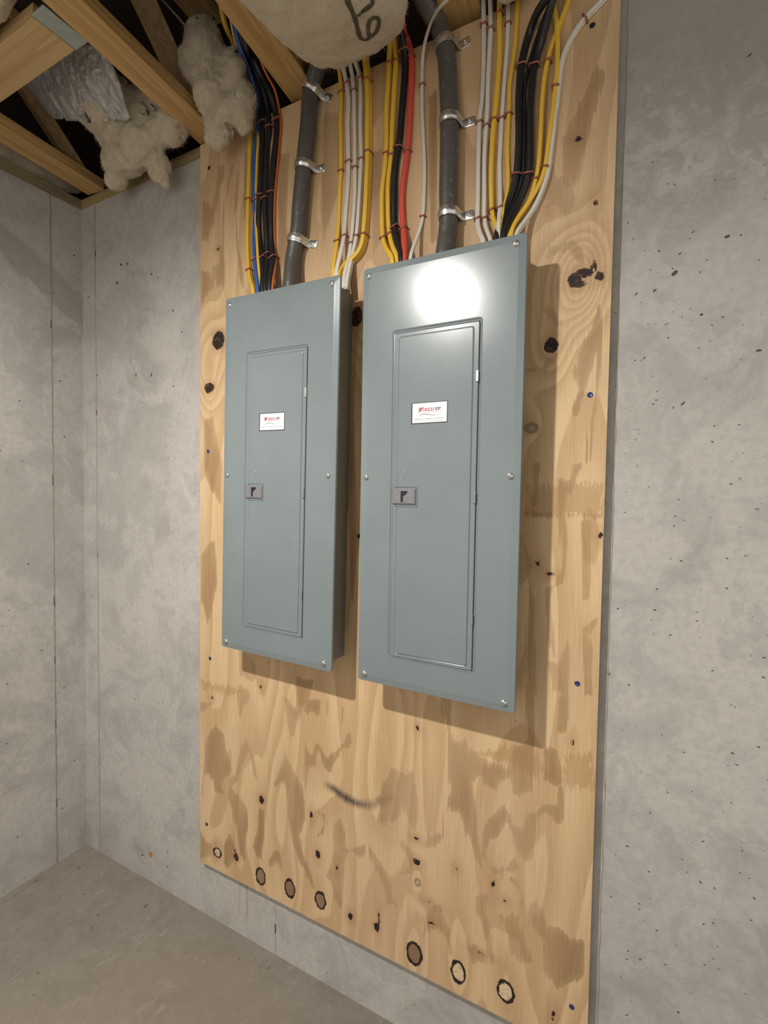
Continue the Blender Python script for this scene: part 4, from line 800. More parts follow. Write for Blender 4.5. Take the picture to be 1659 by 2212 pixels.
def plywood():
    nx, nz = 232, 450
    xs = np.linspace(0, PLY_W, nx)
    zs = np.linspace(0, PLY_H, nz)
    X, Z = np.meshgrid(xs, zs)
    X = X.ravel(); Z = Z.ravel()
    fig = np.full(X.shape, 0.2)
    for poly in FIGURE: fig = np.minimum(fig, poly_sdf(X, Z, poly))
    kd = np.full(X.shape, 0.2)
    hb = np.zeros(X.shape)
    for x, z, a, b in KNOTS:
        q = np.hypot((X - x) / a, (Z - z) / b)
        kd = np.minimum(kd, (q - 1) * min(a, b))
        R = max(a, b)
        if R > 0.016: hb += 2.4 * np.exp(-(((X - x) / (R * 2.2)) ** 2 + ((Z - z) / (R * 4.2)) ** 2))
    kr = np.full(X.shape, 0.2); kl = np.zeros(X.shape); krm = np.zeros(X.shape)
    for x, z, a, b, l in RING_KNOTS:
        q = (np.hypot((X - x) / a, (Z - z) / b) - 1) * min(a, b)
        sel = q < kr
        kr = np.where(sel, q, kr); kl = np.where(sel, l, kl)
        krm = np.where(sel, 0.35 if l in (0.45, 0.6) else 1.0, krm)
        hb += 0.9 * np.exp(-(((X - x) / (a * 1.7)) ** 2 + ((Z - z - b) / (b * 3.2)) ** 2))
    # broad oval whorl left of the largest knot
    hb += 3.6 * np.exp(-(((X - 1.125) / 0.075) ** 2 + ((Z - 1.735) / 0.13) ** 2))
    hb += 2.5 * np.exp(-(((X + 0.0) / 0.09) ** 2 + ((Z - 1.68) / 0.10) ** 2))
    st = np.full(X.shape, 0.2)
    for poly in STAINS: st = np.minimum(st, poly_sdf(X, Z, poly))
    sm = line_dist(X, Z, SMUDGE)
    verts = np.stack([X, np.full(X.shape, -PT), Z], 1)
    nf = nx * nz
    idx = np.arange(nf).reshape(nz, nx)
    quads = np.stack([idx[:-1, :-1], idx[:-1, 1:], idx[1:, 1:], idx[1:, :-1]], -1).reshape(-1, 4)
    border = np.concatenate([idx[0, :], idx[1:, -1], idx[-1, -2::-1], idx[-2:0:-1, 0]])
    back = verts[border].copy(); back[:, 1] = -0.001
    bi = nf + np.arange(len(border))
    side = np.stack([border, np.roll(border, -1), np.roll(bi, -1), bi], -1)[:, ::-1]
    V = np.concatenate([verts, back])
    me = bpy.data.meshes.new('plywood_sheet')
    me.from_pydata(V.tolist(), [], quads.tolist() + side.tolist() + [bi.tolist()])
    mi = np.zeros(len(me.polygons), np.int32); mi[len(quads):] = 1
    me.polygons.foreach_set('material_index', mi)
    for nme, arr in (('fig', fig), ('kd', kd), ('kr', kr), ('kl', kl), ('krm', krm), ('hb', hb), ('st', st), ('sm', sm)):
        at = me.attributes.new(nme, 'FLOAT', 'POINT')
        at.data.foreach_set('value', np.concatenate([arr, arr[border]]).astype(np.float32))
    me.update()
    return me


ply_root = empty('plywood_sheet', (PLY_X, 0, PLY_Z))
tag(ply_root, 'tall knotty pine plywood sheet screwed to the concrete wall behind both grey panels', 'plywood')
link_mesh('sheet', plywood(), [MT['ply'], MT['edge']], ply_root)
for x, z, blue in PLY_SCREWS:
    bm = bmesh.new()
    r = 0.0058
    lathe(bm, [(r, 0.0), (r, -0.0012), (r * 0.8, -0.0022), (r * 0.35, -0.0012)], 12, 'y', (x, -PT, z))
    auto_smooth(obj('screw', bm, MT['blue_screw'] if blue else MT['dark_screw'], ply_root))


# ------------------------------------------------------------------ electrical panels
PW, PH = 0.39197, 1.0105
D = 0.100                                   # plywood face to cover face


def screw_mesh():
    bm = bmesh.new()
    r = 0.0074
    lathe(bm, [(r * 1.02, 0.0), (r, -0.0016), (r * 0.86, -0.0034), (r * 0.55, -0.0047), (r * 0.15, -0.0051)], 16)
    # cross slot
    add_box(bm, (-r * 0.72, -0.0056, -0.0007), (r * 0.72, -0.0030, 0.0007), 0, 1)
    add_box(bm, (-0.0006, -0.0056, -r * 0.45), (0.0006, -0.0030, r * 0.45), 0, 1)
    me = bpy.data.meshes.new('cover_screw')
    bmesh.ops.recalc_face_normals(bm, faces=bm.faces[:])
    bm.to_mesh(me); bm.free()
    me.materials.append(MT['zinc']); me.materials.append(MT['ink_grey'])
    me.polygons.foreach_set('use_smooth', [True] * len(me.polygons))
    me.set_sharp_from_angle(angle=math.radians(40))
    return me


SCREW = screw_mesh()


def stroke_poly(bm, pts, w, y, closed=False):
    """flat ribbon of constant or listed width through (x, z) points"""
    n = len(pts)
    ws = w if isinstance(w, (list, tuple)) else [w] * n
    rows = []
    for i in range(n):
        a = Vector(pts[max(i - 1, 0)]); b = Vector(pts[min(i + 1, n - 1)])
        t = (b - a).normalized()
        nrm = Vector((-t.y, t.x)) * ws[i] * 0.5
        p = Vector(pts[i])
        rows.append((bm.verts.new((p.x + nrm.x, y, p.y + nrm.y)), bm.verts.new((p.x - nrm.x, y, p.y - nrm.y))))
    for r, s in zip(rows, rows[1:]): bm.faces.new((r[0], r[1], s[1], s[0]))


def quad(bm, x0, x1, z0, z1, y):
    bm.faces.new([bm.verts.new(p) for p in ((x0, y, z0), (x1, y, z0), (x1, y, z1), (x0, y, z1))])


def slab_letter(bm, ch, x, z, w, h, y):
    """bold slab-serif capitals from bars and bowls"""
    s = h * 0.24            # stem
    t = h * 0.15            # slab
    def stem(cx, z0=0, z1=1): quad(bm, x + cx - s / 2, x + cx + s / 2, z + z0 * h, z + z1 * h, y)
    def slab(cx, top, ww=None):
        ww = ww or s * 2.0
        quad(bm, x + cx - ww / 2, x + cx + ww / 2, z + (h - t if top else 0), z + (h if top else t), y - 0.00001)
    def bowl(cx, z0, z1, rx, thick):
        cz = (z0 + z1) / 2 * h
        rz = (z1 - z0) / 2 * h - thick / 2
        stroke_poly(bm, [(x + cx + rx * math.cos(math.radians(a)), z + cz + rz * math.sin(math.radians(a))) for a in range(-90, 91, 18)], thick, y - 0.00002)
    if ch == 'I':
        stem(w / 2); slab(w / 2, True, w); slab(w / 2, False, w)
    elif ch == 'E':
        stem(s); slab(s, True); slab(s, False)
        for zz in (0, 0.43, 0.85): quad(bm, x + s * 0.6, x + w * (0.80 if zz == 0.43 else 1.0), z + zz * h, z + (zz + 0.15) * h, y - 0.00003)
        for zz in (0.0, 0.70): quad(bm, x + w - t, x + w, z + zz * h, z + (zz + 0.3) * h, y - 0.00004)
    elif ch in 'RPD':
        stem(s); slab(s, True); slab(s, False)
        z0 = 0.0 if ch == 'D' else 0.42
        quad(bm, x + s * 0.6, x + w * 0.55, z + 0.85 * h, z + h, y - 0.00003)
        quad(bm, x + s * 0.6, x + w * 0.55, z + z0 * h, z + (z0 + 0.15) * h, y - 0.00003)
        bowl(w * 0.55, z0, 1.0, w * 0.36, h * 0.18)
        if ch == 'R':
            stroke_poly(bm, [(x + w * 0.5, z + 0.5 * h), (x + w * 0.72, z + 0.25 * h), (x + w * 0.92, z + 0.04 * h)], s * 0.9, y - 0.00003)
            quad(bm, x + w * 0.78, x + w * 1.06, z, z + t, y - 0.00004)
    elif ch == 'U':
        for cx in (s, w - s * 0.9):
            quad(bm, x + cx - s / 2, x + cx + s / 2, z + 0.3 * h, z + h, y); slab(cx, True)
        stroke_poly(bm, [(x + w / 2 - (w / 2 - s) * math.cos(math.radians(a)), z + 0.33 * h - 0.24 * h * math.sin(math.radians(a))) for a in range(0, 181, 18)], s * 0.9, y - 0.00002)


def font_mesh(name, text, size, width, x, z, y, mat, parent, spacing=1.0, bold=0.0):
    cu = bpy.data.curves.new('tmp_font', 'FONT')
    cu.body = text
    cu.size = size
    cu.space_character = spacing
    cu.offset = bold
    cu.resolution_u = 3
    tmp = bpy.data.objects.new('tmp_font', cu)
    C.objects.link(tmp)
    dg = bpy.context.evaluated_depsgraph_get()
    me = bpy.data.meshes.new_from_object(tmp.evaluated_get(dg))
    bpy.data.objects.remove(tmp, do_unlink=True)
    bpy.data.curves.remove(cu)
    co = np.zeros(len(me.vertices) * 3)
    me.vertices.foreach_get('co', co)
    co = co.reshape(-1, 3)
    k = width / (co[:, 0].max() - co[:, 0].min())
    nx_ = (co[:, 0] - co[:, 0].min()) * k + x
    nz_ = co[:, 1] + z
    me.vertices.foreach_set('co', np.stack([nx_, np.full(len(co), y), nz_], 1).ravel())
    me.name = name
    me.materials.clear()
    return link_mesh(name, me, mat, parent)


def sticker(root, y):
    """business card 89 x 48 mm stuck to the door"""
    x0, x1, z0, z1 = -0.0585, 0.0310, 0.6285, 0.6770
    st = empty('sticker', (0, 0, 0)); st.parent = root
    bm = bmesh.new(); add_box(bm, (x0, y - 0.0004, z0), (x1, y, z1))
    obj('card_border', bm, MT['ink_black'], st)
    bm = bmesh.new(); add_box(bm, (x0 + 0.0032, y - 0.0006, z0 + 0.0022), (x1 - 0.0017, y - 0.0004, z1 - 0.0017))
    obj('card_face', bm, MT['card'], st)
    yl = y - 0.00075
    mm = 0.001
    def P(u, v): return (x0 + u * mm, z0 + v * mm)
    # lightning W and IRED
    nonlocal_y = [yl]
    bm = bmesh.new()
    def poly(pts):
        nonlocal_y[0] -= 0.00003
        f = bm.faces.new([bm.verts.new((P(*q)[0], nonlocal_y[0], P(*q)[1])) for q in pts]); return f
    poly([(16.3, 22.2), (20.9, 33.9), (18.6, 35.2), (16.2, 35.5), (16.6, 36.3), (23.6, 36.3), (23.2, 35.4), (20.2, 28.6)])
    poly([(19.7, 28.2), (21.2, 28.2), (24.6, 34.2), (29.9, 43.2), (26.9, 36.4), (23.5, 35.6)])
    poly([(23.3, 27.9), (25.4, 27.9), (22.6, 36.0), (20.6, 34.4)])
    poly([(23.3, 27.9), (25.4, 27.9), (29.3, 35.4), (32.0, 35.8), (32.4, 36.5), (26.6, 36.5)])
    for ch, u, w in (('I', 30.0, 4.0), ('R', 34.6, 7.0), ('E', 42.0, 6.2), ('D', 49.0, 7.2)):
        a = P(u, 28.0); slab_letter(bm, ch, a[0], a[1], w * mm, 7.0 * mm, yl)
    obj('logo_lettering', bm, MT['ink_red'], st, recalc=False)
    bm = bmesh.new()
    for ch, u, w in (('U', 58.4, 7.4), ('P', 66.4, 7.0)):
        a = P(u, 28.6); slab_letter(bm, ch, a[0], a[1], w * mm, 7.0 * mm, yl)
    obj('logo_lettering', bm, MT['ink_black'], st, recalc=False)
    a = P(20.5, 23.6)
    font_mesh('trade_lettering', 'ELECTRICAL', 0.0046, 0.0490, a[0], a[1], yl, MT['ink_grey'], st, 1.9)
    bm = bmesh.new()
    S = [(19, 16.5), (22.5, 18.9), (27, 20.4), (32, 21.1), (37.5, 21.0), (44, 20.1), (51.6, 18.7), (57, 17.8), (61, 17.4), (65.5, 17.8), (69.5, 19.4), (72.6, 21.8), (74.7, 24.8), (75.6, 28.6), (74.6, 31.6)]
    stroke_poly(bm, [P(*q) for q in S], [0.0003, 0.0008, 0.0012, 0.0014, 0.0015, 0.0014, 0.0011, 0.0009, 0.0007, 0.0006, 0.0005, 0.0004, 0.0004, 0.0004, 0.0003], yl)
    obj('swoosh', bm, MT['ink_grey'], st, recalc=False)
    a = P(9.2, 9.4)
    font_mesh('tagline_lettering', 'RESIDENTIAL \u00b7 COMMERCIAL \u00b7 INDUSTRIAL', 0.0040, 0.0710, a[0], a[1], yl, MT['ink_grey'], st, 1.0, 0.0)
    # contact line, too small to read in the photograph
    bm = bmesh.new()
    rr = random.Random(5)
    for u0, u1 in ((9.3, 32.0), (35.5, 76.0)):
        u = u0
        while u < u1:
            w = rr.uniform(0.7, 1.5)
            q = P(u, 5.6); quad(bm, q[0], q[0] + w * mm, q[1], q[1] + rr.uniform(1.0, 1.7) * mm, yl)
            u += w + rr.choice((0.45, 0.45, 0.5, 1.2))
    obj('contact_line', bm, MT['ink_pale'], st, recalc=False)
    return st


def panel(x0, roll, dz, label, knockouts):
    cx = x0 + PW / 2
    cz = 2.00653 + dz - PH / 2
    # rotate about the cover centre, origin at the bottom middle
    ox = cx + math.sin(roll) * PH / 2
    oz = cz - math.cos(roll) * PH / 2
    root = empty('breaker_box', (ox, -PT, oz), (0, -roll, 0))
    tag(root, label, 'electrical panel', 'grey breaker panels on the plywood')
    h = PW / 2
    # enclosure (open box behind the cover)
    bx0, bx1, bz0, bz1 = -h + 0.020, h - 0.024, 0.012, PH - 0.012
    bm = bmesh.new()
    loft(bm, [(rrect(bx0, bx1, bz0, bz1, 0.003), -0.0005), (rrect(bx0, bx1, bz0, bz1, 0.003), -D + 0.0085)], True, True)
    auto_smooth(obj('enclosure_box', bm, MT['box'], root))
    if knockouts:
        for zz, r in ((0.735, 0.013), (0.690, 0.013), (0.640, 0.013), (0.590, 0.013), (0.545, 0.013), (0.47, 0.010), (0.435, 0.010), (0.40, 0.010)):
            bm = bmesh.new()
            yk = -0.048 if r > 0.012 else -0.062
            lathe(bm, [(r, 0.0), (r, 0.0010), (r - 0.0012, 0.0012), (r - 0.0016, 0.0004), (r - 0.0030, 0.0008)], 18, 'x', (bx1, yk, zz))
            auto_smooth(obj('knockout', bm, MT['box'], root))
        bm = bmesh.new()
        lathe(bm, [(0.006, 0.0), (0.006, 0.004), (0.003, 0.006)], 12, 'z', (bx1 - 0.008, -0.055, bz1))
        obj('clamp_screw', bm, MT['zinc'], root, True)
    # cover: pressed steel frame with a turned rim and a recessed door opening
    dx0, dx1, dz0, dz1 = -0.1045, 0.0990, 0.0765, 0.8425
    bm = bmesh.new()
    loft(bm, [
        (rrect(-h + 0.004, h - 0.004, 0.004, PH - 0.004, 0.006), -D + 0.009),
        (rrect(-h, h, 0, PH, 0.009), -D + 0.008),
        (rrect(-h, h, 0, PH, 0.009), -D + 0.0045),
        (rrect(-h + 0.0012, h - 0.0012, 0.0012, PH - 0.0012, 0.008), -D + 0.0022),
        (rrect(-h + 0.013, h - 0.013, 0.013, PH - 0.013, 0.004), -D + 0.0006),
        (rrect(-h + 0.017, h - 0.017, 0.017, PH - 0.017, 0.004), -D),
        (rrect(dx0 - 0.0085, dx1 + 0.0075, dz0 - 0.004, dz1 + 0.0095, 0.009), -D),
        (rrect(dx0 - 0.0060, dx1 + 0.0055, dz0 - 0.003, dz1 + 0.0070, 0.007), -D - 0.0010),
        (rrect(dx0 - 0.0040, dx1 + 0.0040, dz0 - 0.0022, dz1 + 0.0045, 0.005), -D + 0.0012),
        (rrect(dx0 - 0.0008, dx1 + 0.0022, dz0 - 0.0012, dz1 + 0.0012, 0.003), -D + 0.0016),
        (rrect(dx0 - 0.0008, dx1 + 0.0022, dz0 - 0.0012, dz1 + 0.0012, 0.003), -D + 0.006),
    ], False, True)
    obj('cover', bm, MT['paint'], root)
    # door with a raised field and an embossed latch surround
    yd = -D - 0.0004
    bm = bmesh.new()
    i0, i1, j0, j1 = dx0 + 0.012, dx1 - 0.0125, dz0 + 0.0095, dz1 - 0.0105
    loft(bm, [
        (rrect(dx0, dx1, dz0, dz1, 0.0025), -D + 0.0055),
        (rrect(dx0, dx1, dz0, dz1, 0.0025), yd + 0.0012),
        (rrect(dx0 + 0.0010, dx1 - 0.0010, dz0 + 0.0010, dz1 - 0.0010, 0.002), yd),
        (rrect(i0 - 0.0022, i1 + 0.0022, j0 - 0.0022, j1 + 0.0022, 0.007), yd),
        (rrect(i0 - 0.0012, i1 + 0.0012, j0 - 0.0012, j1 + 0.0012, 0.006), yd + 0.0007),
        (rrect(i0 + 0.0002, i1 - 0.0002, j0 + 0.0002, j1 - 0.0002, 0.005), yd - 0.0014),
        (rrect(i0 + 0.0016, i1 - 0.0016, j0 + 0.0016, j1 - 0.0016, 0.0045), yd - 0.0020),
        (rrect(i0 + 0.0030, i1 - 0.0030, j0 + 0.0030, j1 - 0.0030, 0.004), yd - 0.0020),
    ], False, True)
    door = obj('door', bm, MT['paint'], root)
    yf = yd - 0.0020
    # small pressed ring above the latch
    bm = bmesh.new()
    seg = 28
    ringv = []
    for r, dy in ((0.0102, 0.0), (0.0096, -0.0007), (0.0088, -0.0007), (0.0082, 0.0)):
        ringv.append([bm.verts.new((-0.0800 + r * math.cos(2 * math.pi * k / seg), yf + 0.0002 + dy, 0.5115 + r * math.sin(2 * math.pi * k / seg))) for k in range(seg)])
    for a, b in zip(ringv, ringv[1:]):
        for k in range(seg): bm.faces.new((a[k], a[(k + 1) % seg], b[(k + 1) % seg], b[k]))
    obj('pressed_ring', bm, MT['paint'], door, True)
    # latch
    lx0, lx1, lz0, lz1 = -0.1015, -0.0430, 0.4420, 0.4800
    bm = bmesh.new()
    loft(bm, [
        (rrect(lx0 + 0.004, lx1 + 0.005, lz0 - 0.006, lz1 + 0.006, 0.003), yf + 0.0006),
        (rrect(lx0 + 0.005, lx1 + 0.0038, lz0 - 0.0048, lz1 + 0.0048, 0.003), yf - 0.0016),
        (rrect(lx0 + 0.006, lx1 + 0.0020, lz0 - 0.0030, lz1 + 0.0030, 0.002), yf - 0.0016),
        (rrect(lx0 + 0.006, lx1 + 0.0005, lz0 - 0.0012, lz1 + 0.0010, 0.002), yf + 0.0004),
    ])
    auto_smooth(obj('latch_surround', bm, MT['paint'], door), 40)
    bm = bmesh.new()
    loft(bm, [
        (rrect(lx0, lx1, lz0, lz1, 0.001), yf + 0.0005),
        (rrect(lx0, lx1, lz0, lz1, 0.001), yf - 0.0022),
        (rrect(lx0 + 0.0012, lx1 - 0.0040, lz0 + 0.0032, lz1 - 0.0030, 0.001), yf - 0.0048),
    ], False, True)
    obj('latch', bm, MT['latch'], door)
    bm = bmesh.new()
    ys = yf - 0.0050
    f = [bm.verts.new((a, ys, b)) for a, b in ((-0.0800, 0.4475), (-0.0735, 0.4475), (-0.0735, 0.4620), (-0.0705, 0.4625), (-0.0620, 0.4705), (-0.0620, 0.4735), (-0.0800, 0.4735))]
    bm.faces.new(f)
    obj('latch_slot', bm, MT['black_gap'], door)
    bm = bmesh.new()
    f = [bm.verts.new((a, ys - 0.0001, b)) for a, b in ((-0.0725, 0.4475), (-0.0620, 0.4475), (-0.0620, 0.4690), (-0.0700, 0.4612), (-0.0725, 0.4610))]
    bm.faces.new(f)
    obj('latch_tongue', bm, MT['latch'], door)
    # hinges on the opening side
    for i, zz in enumerate((0.7250, 0.4610, 0.1920)):
        bm = bmesh.new()
        add_box(bm, (0.0945, -D - 0.0042, zz - 0.0125), (0.1005, -D + 0.002, zz + 0.0125), 0.0012)
        obj('hinge', bm, MT['zinc'] if i == 0 else MT['paint'], door)
    for i, (sx, sz) in enumerate(((-0.1780, 0.9895), (0.1725, 0.9900), (-0.1785, 0.5070), (0.1735, 0.5090), (-0.1755, 0.0200), (0.1725, 0.0215))):
        o = bpy.data.objects.new('cover_screw', SCREW)
        C.objects.link(o)
        o.parent = root
        o.location = (sx, -D, sz)
        o.rotation_euler = (0.0, random.uniform(0, 3), 0)
    sticker(root, yf)
    return root


panel(0.00549, -0.0146, 0.0, 'grey-green breaker panel with blue and black cables entering its top', True)
panel(0.47028, -0.00148, -0.00444, 'grey-green breaker panel with red cable entering its top and bright lamp glare', False)

# ------------------------------------------------------------------ cables
LAB = {
    'L1_yellow': ('yellow', ['yellow cable beside the blue one, outermost over the panel with blue cable', 'yellow cable lying underneath the outermost yellow one beside the blue cable']),
    'L1_yellow_c': ('yellow', ['thin yellow cable half hidden between the blue cable and the black ones']),
    'L1_blue': ('blue', ['single blue cable running down the plywood into the grey panel']),
    'L1_black_a': ('black', ['round black cable next to the blue cable']),
    'L1_black_b': ('black', ['round black cable between two other black cables near the blue cable']),
    'L1_black_c': ('black', ['thick black cable next to the thin orange wire']),
    'L1_orange': ('orange', ['thin orange wire running along the edge of the black cables']),
    'L2_yellow_l': ('yellow', ['single yellow cable between the grey conduit and three white cables']),
    'L2_white_a': ('white', ['white cable next to the single yellow cable, first of the three whites']),
    'L2_white_b': ('white', ['white cable in the middle of three white ones between yellow cables']),
    'L2_white_c': ('white', ['white cable next to the stacked yellow cables that bend sharply', 'white cable lying underneath the white one next to the bending yellow stack']),
    'L2_yellow_r': ('yellow', ['outer yellow cable of the stack of three bending sharply over a white cable', 'middle yellow cable of the stack of three that bends sharply', 'innermost yellow cable of the stack of three that bends sharply']),
    'R1_yellow_l': ('yellow', ['yellow cable in the pair beside the red cable, farther from the red', 'yellow cable underneath the farther one of the pair beside the red cable']),
    'R1_yellow_r': ('yellow', ['yellow cable touching the thick black cable beside the red one', 'yellow cable underneath the one that touches the black cable by the red']),
    'R1_black': ('black', ['thick black cable running beside the red cable']),
    'R1_red': ('red', ['thick red cable running down the plywood into the grey panel']),
    'R1_white': ('white', ['lone white cable curving between the red cable and the grey conduit']),
    'R2_white_a': ('white', ['white cable nearest the grey conduit over the glaring panel']),
    'R2_white_b': ('white', ['second white cable from the conduit over the glaring panel', 'white cable tucked under the second white one from the conduit']),
    'R2_yellow_c': ('yellow', ['yellow cable between two white cables over the glaring panel', 'yellow cable underneath the one between two white cables over the glaring panel']),
    'R2_white_d': ('white', ['white cable between two yellow cables over the glaring panel']),
    'R2_yellow_e': ('yellow', ['yellow cable that slips behind the two thick black cables']),
    'R2_black_f': ('black', ['thick black cable beside the yellow one, crossing in front of it']),
    'R2_black_g': ('black', ['thick black cable next to the outer crossing yellow cables']),
    'R2_black_h': ('black', ['thin black cable lying under the two thick black ones']),
    'R2_yellow_i': ('yellow', ['yellow cable crossing under another at the top, next to thick black cable', 'yellow cable underneath the one next to the outer thick black cable']),
    'R2_yellow_j': ('yellow', ['outermost yellow cable crossing over another and beside a white one']),
    'R2_white_k': ('white', ['white cable slanting off over the plywood past the crossing yellow cables', 'white cable underneath the one slanting off over the plywood']),
}
SHORT = {
    'L1_yellow': 'the yellow cable beside the blue', 'L1_blue': 'the blue cable', 'L1_black_a': 'the black cable touching the blue',
    'L1_black_b': 'the middle black cable near the blue', 'L1_black_c': 'the black cable beside the orange wire',
    'L2_yellow_l': 'the single yellow before three whites', 'L2_white_a': 'the first of three whites', 'L2_white_b': 'the middle of three whites',
    'L2_white_c': 'the white beside the bending yellows', 'L2_yellow_r': 'the bending yellow stack',
    'R1_yellow_l': 'the farther yellow beside the red', 'R1_yellow_r': 'the yellow touching black near red', 'R1_black': 'the black cable beside the red',
    'R1_red': 'the red cable', 'R1_white': 'the lone curving white cable',
    'R2_white_a': 'the white nearest the conduit', 'R2_white_b': 'the second white from the conduit', 'R2_yellow_c': 'the yellow between two whites',
    'R2_white_d': 'the white between two yellows', 'R2_yellow_e': 'the yellow slipping behind black', 'R2_black_f': 'the first thick black cable',
    'R2_black_g': 'the outer thick black cable', 'R2_yellow_i': 'the yellow beside outer thick black', 'R2_yellow_j': 'the outermost crossing yellow', 'R2_white_k': 'the slanting white cable',
}
ROWS = ['upper row, by the joists', 'middle row', 'lowest row, above the panel']
PANEL_TOP = 1.990


def build_cables():
    for key, (pts, w, t, stack, staples) in CABLES.items():
        colr, labels = LAB[key]
        P = [Vector(p) for p in pts]
        d0 = (P[0] - P[1]).normalized()
        if key in ('R1_white',):
            P.insert(0, P[0] + Vector((0.045, -0.04, 0.0)))
            P.insert(0, P[0] + Vector((0.05, -0.03, 0.05)))
            P.insert(0, P[0] + Vector((0.01, -0.02, 0.25)))
        elif key.startswith('R2_black') or key in ('R2_yellow_i', 'R2_yellow_j'):
            P.insert(0, P[0] + Vector((d0.x * 0.08, -0.02, 0.10)))
            P.insert(0, P[0] + Vector((d0.x * 0.04, -0.03, 0.16)))
            P.insert(0, P[0] + Vector((0.01, -0.02, 0.16)))
        elif key == 'R2_white_k':
            P.insert(0, P[0] + d0 * 0.10)
            P.insert(0, P[0] + Vector((0.06, -0.01, 0.12)))
            P.insert(0, P[0] + Vector((0.02, -0.01, 0.20)))
        else:
            P.insert(0, P[0] + Vector((d0.x * 0.05, min(0, d0.y) * 0.05, 0.14)))
            P.insert(0, P[0] + Vector((0, -0.01, 0.16)))
        last = P[-1]
        P.append(Vector((last.x, last.y, PANEL_TOP)))
        path0 = smooth_path(catmull(P, 0.010), 3)
        for layer in range(stack):
            # layer 0 is outermost; deeper layers lie against the board
            off = Vector((0.0006 * layer, t * layer, -0.0002 * layer))
            path = [p + off for p in path0]
            bm = bmesh.new()
            round_ = colr in ('black', 'red') or key == 'L1_orange'
            sweep(bm, path, w, min(w, t * 1.25) if round_ else t, 12, power=2.1 if round_ else 3.0)
            o = obj('electrical_cable', bm, MT[colr], None, True)
            lab = labels[layer]
            tag(o, lab, 'cable', 'cables running down the plywood into the panels')
        # staples
        tot = t * stack
        for si, (sx, sz) in enumerate(staples):
            # nearest path point
            i = min(range(len(path0)), key=lambda k: abs(path0[k].z - sz) + 0.2 * abs(path0[k].x - sx))
            c = path0[i]
            tng = (path0[min(i + 2, len(path0) - 1)] - path0[max(i - 2, 0)]).normalized()
            across = Vector((tng.z, 0, -tng.x))
            if across.x < 0: across = -across
            across = (across + Vector((0, 0, random.uniform(-0.05, 0.14)))).normalized()
            hw = w / 2 + 0.0022
            face = min(c.y - (max(t, min(w, t * 1.25)) / 2) - 0.0009, -PT - 0.003)
            a, b = c - across * hw, c + across * hw
            bm = bmesh.new()
            pth = [Vector((a.x, -PT + 0.002, a.z - 0.002)), Vector((a.x, face * 0.5 - PT * 0.5, a.z)), Vector((a.x + 0.0006, face, a.z)),
                   Vector((a.x * 0.5 + b.x * 0.5, face - 0.0004, a.z * 0.5 + b.z * 0.5)),
                   Vector((b.x - 0.0006, face, b.z)), Vector((b.x, face * 0.5 - PT * 0.5, b.z)), Vector((b.x, -PT + 0.002, b.z - 0.002))]
            # straight segments, swept piece by piece so the corners stay square
            sweep(bm, [pth[0], pth[1], pth[2]], 0.0036, 0.0036, 6, normal=(0, 0, 1), power=2)
            sweep(bm, [pth[2], pth[3], pth[4]], 0.0042, 0.0036, 6, normal=(0, -1, 0), power=2)
            sweep(bm, [pth[4], pth[5], pth[6]], 0.0036, 0.0036, 6, normal=(0, 0, 1), power=2)
            o = obj('cable_staple', bm, MT['staple'], None, True)
            if len(staples) == 3: row = ROWS[si]
            elif len(staples) == 2: row = (ROWS[0], ROWS[2])[si]
            else: row = ROWS[1] if key == 'R2_yellow_e' else ROWS[0]
            tag(o, 'red-brown staple over ' + SHORT[key] + ', ' + row, 'staple', 'red-brown cable staples on the plywood')


build_cables()

# thin tan wire sagging in the joist bay
bm = bmesh.new()
sweep(bm, catmull([(-0.17, -0.22, 2.86), (-0.12, -0.18, 2.80), (-0.06, -0.15, 2.73), (0.0, -0.12, 2.70), (0.045, -0.10, 2.695), (0.08, -0.05, 2.72)], 0.01), 0.006, 0.006, 8)
tag(obj('thin_wire', bm, MT['tan'], None, True), 'thin tan wire sagging across the dark joist bay above the wool', 'wire')


# ------------------------------------------------------------------ conduits and straps
def conduit(side, label):
    P = [Vector(p) for p in CONDUITS[side]]
    d0 = (P[0] - P[1]).normalized()
    P.insert(0, P[0] + d0 * 0.12 + Vector((0, 0, 0.06)))
    P.append(Vector((P[-1].x - 0.004, P[-1].y, PANEL_TOP)))
    path = smooth_path(catmull(P, 0.012), 3)
    bm = bmesh.new()
    sweep(bm, path, 0.044, 0.044, 24, power=2.0)
    tag(obj('conduit', bm, MT['conduit'], None, True), label, 'conduit', 'grey conduits above the panels')
    return path


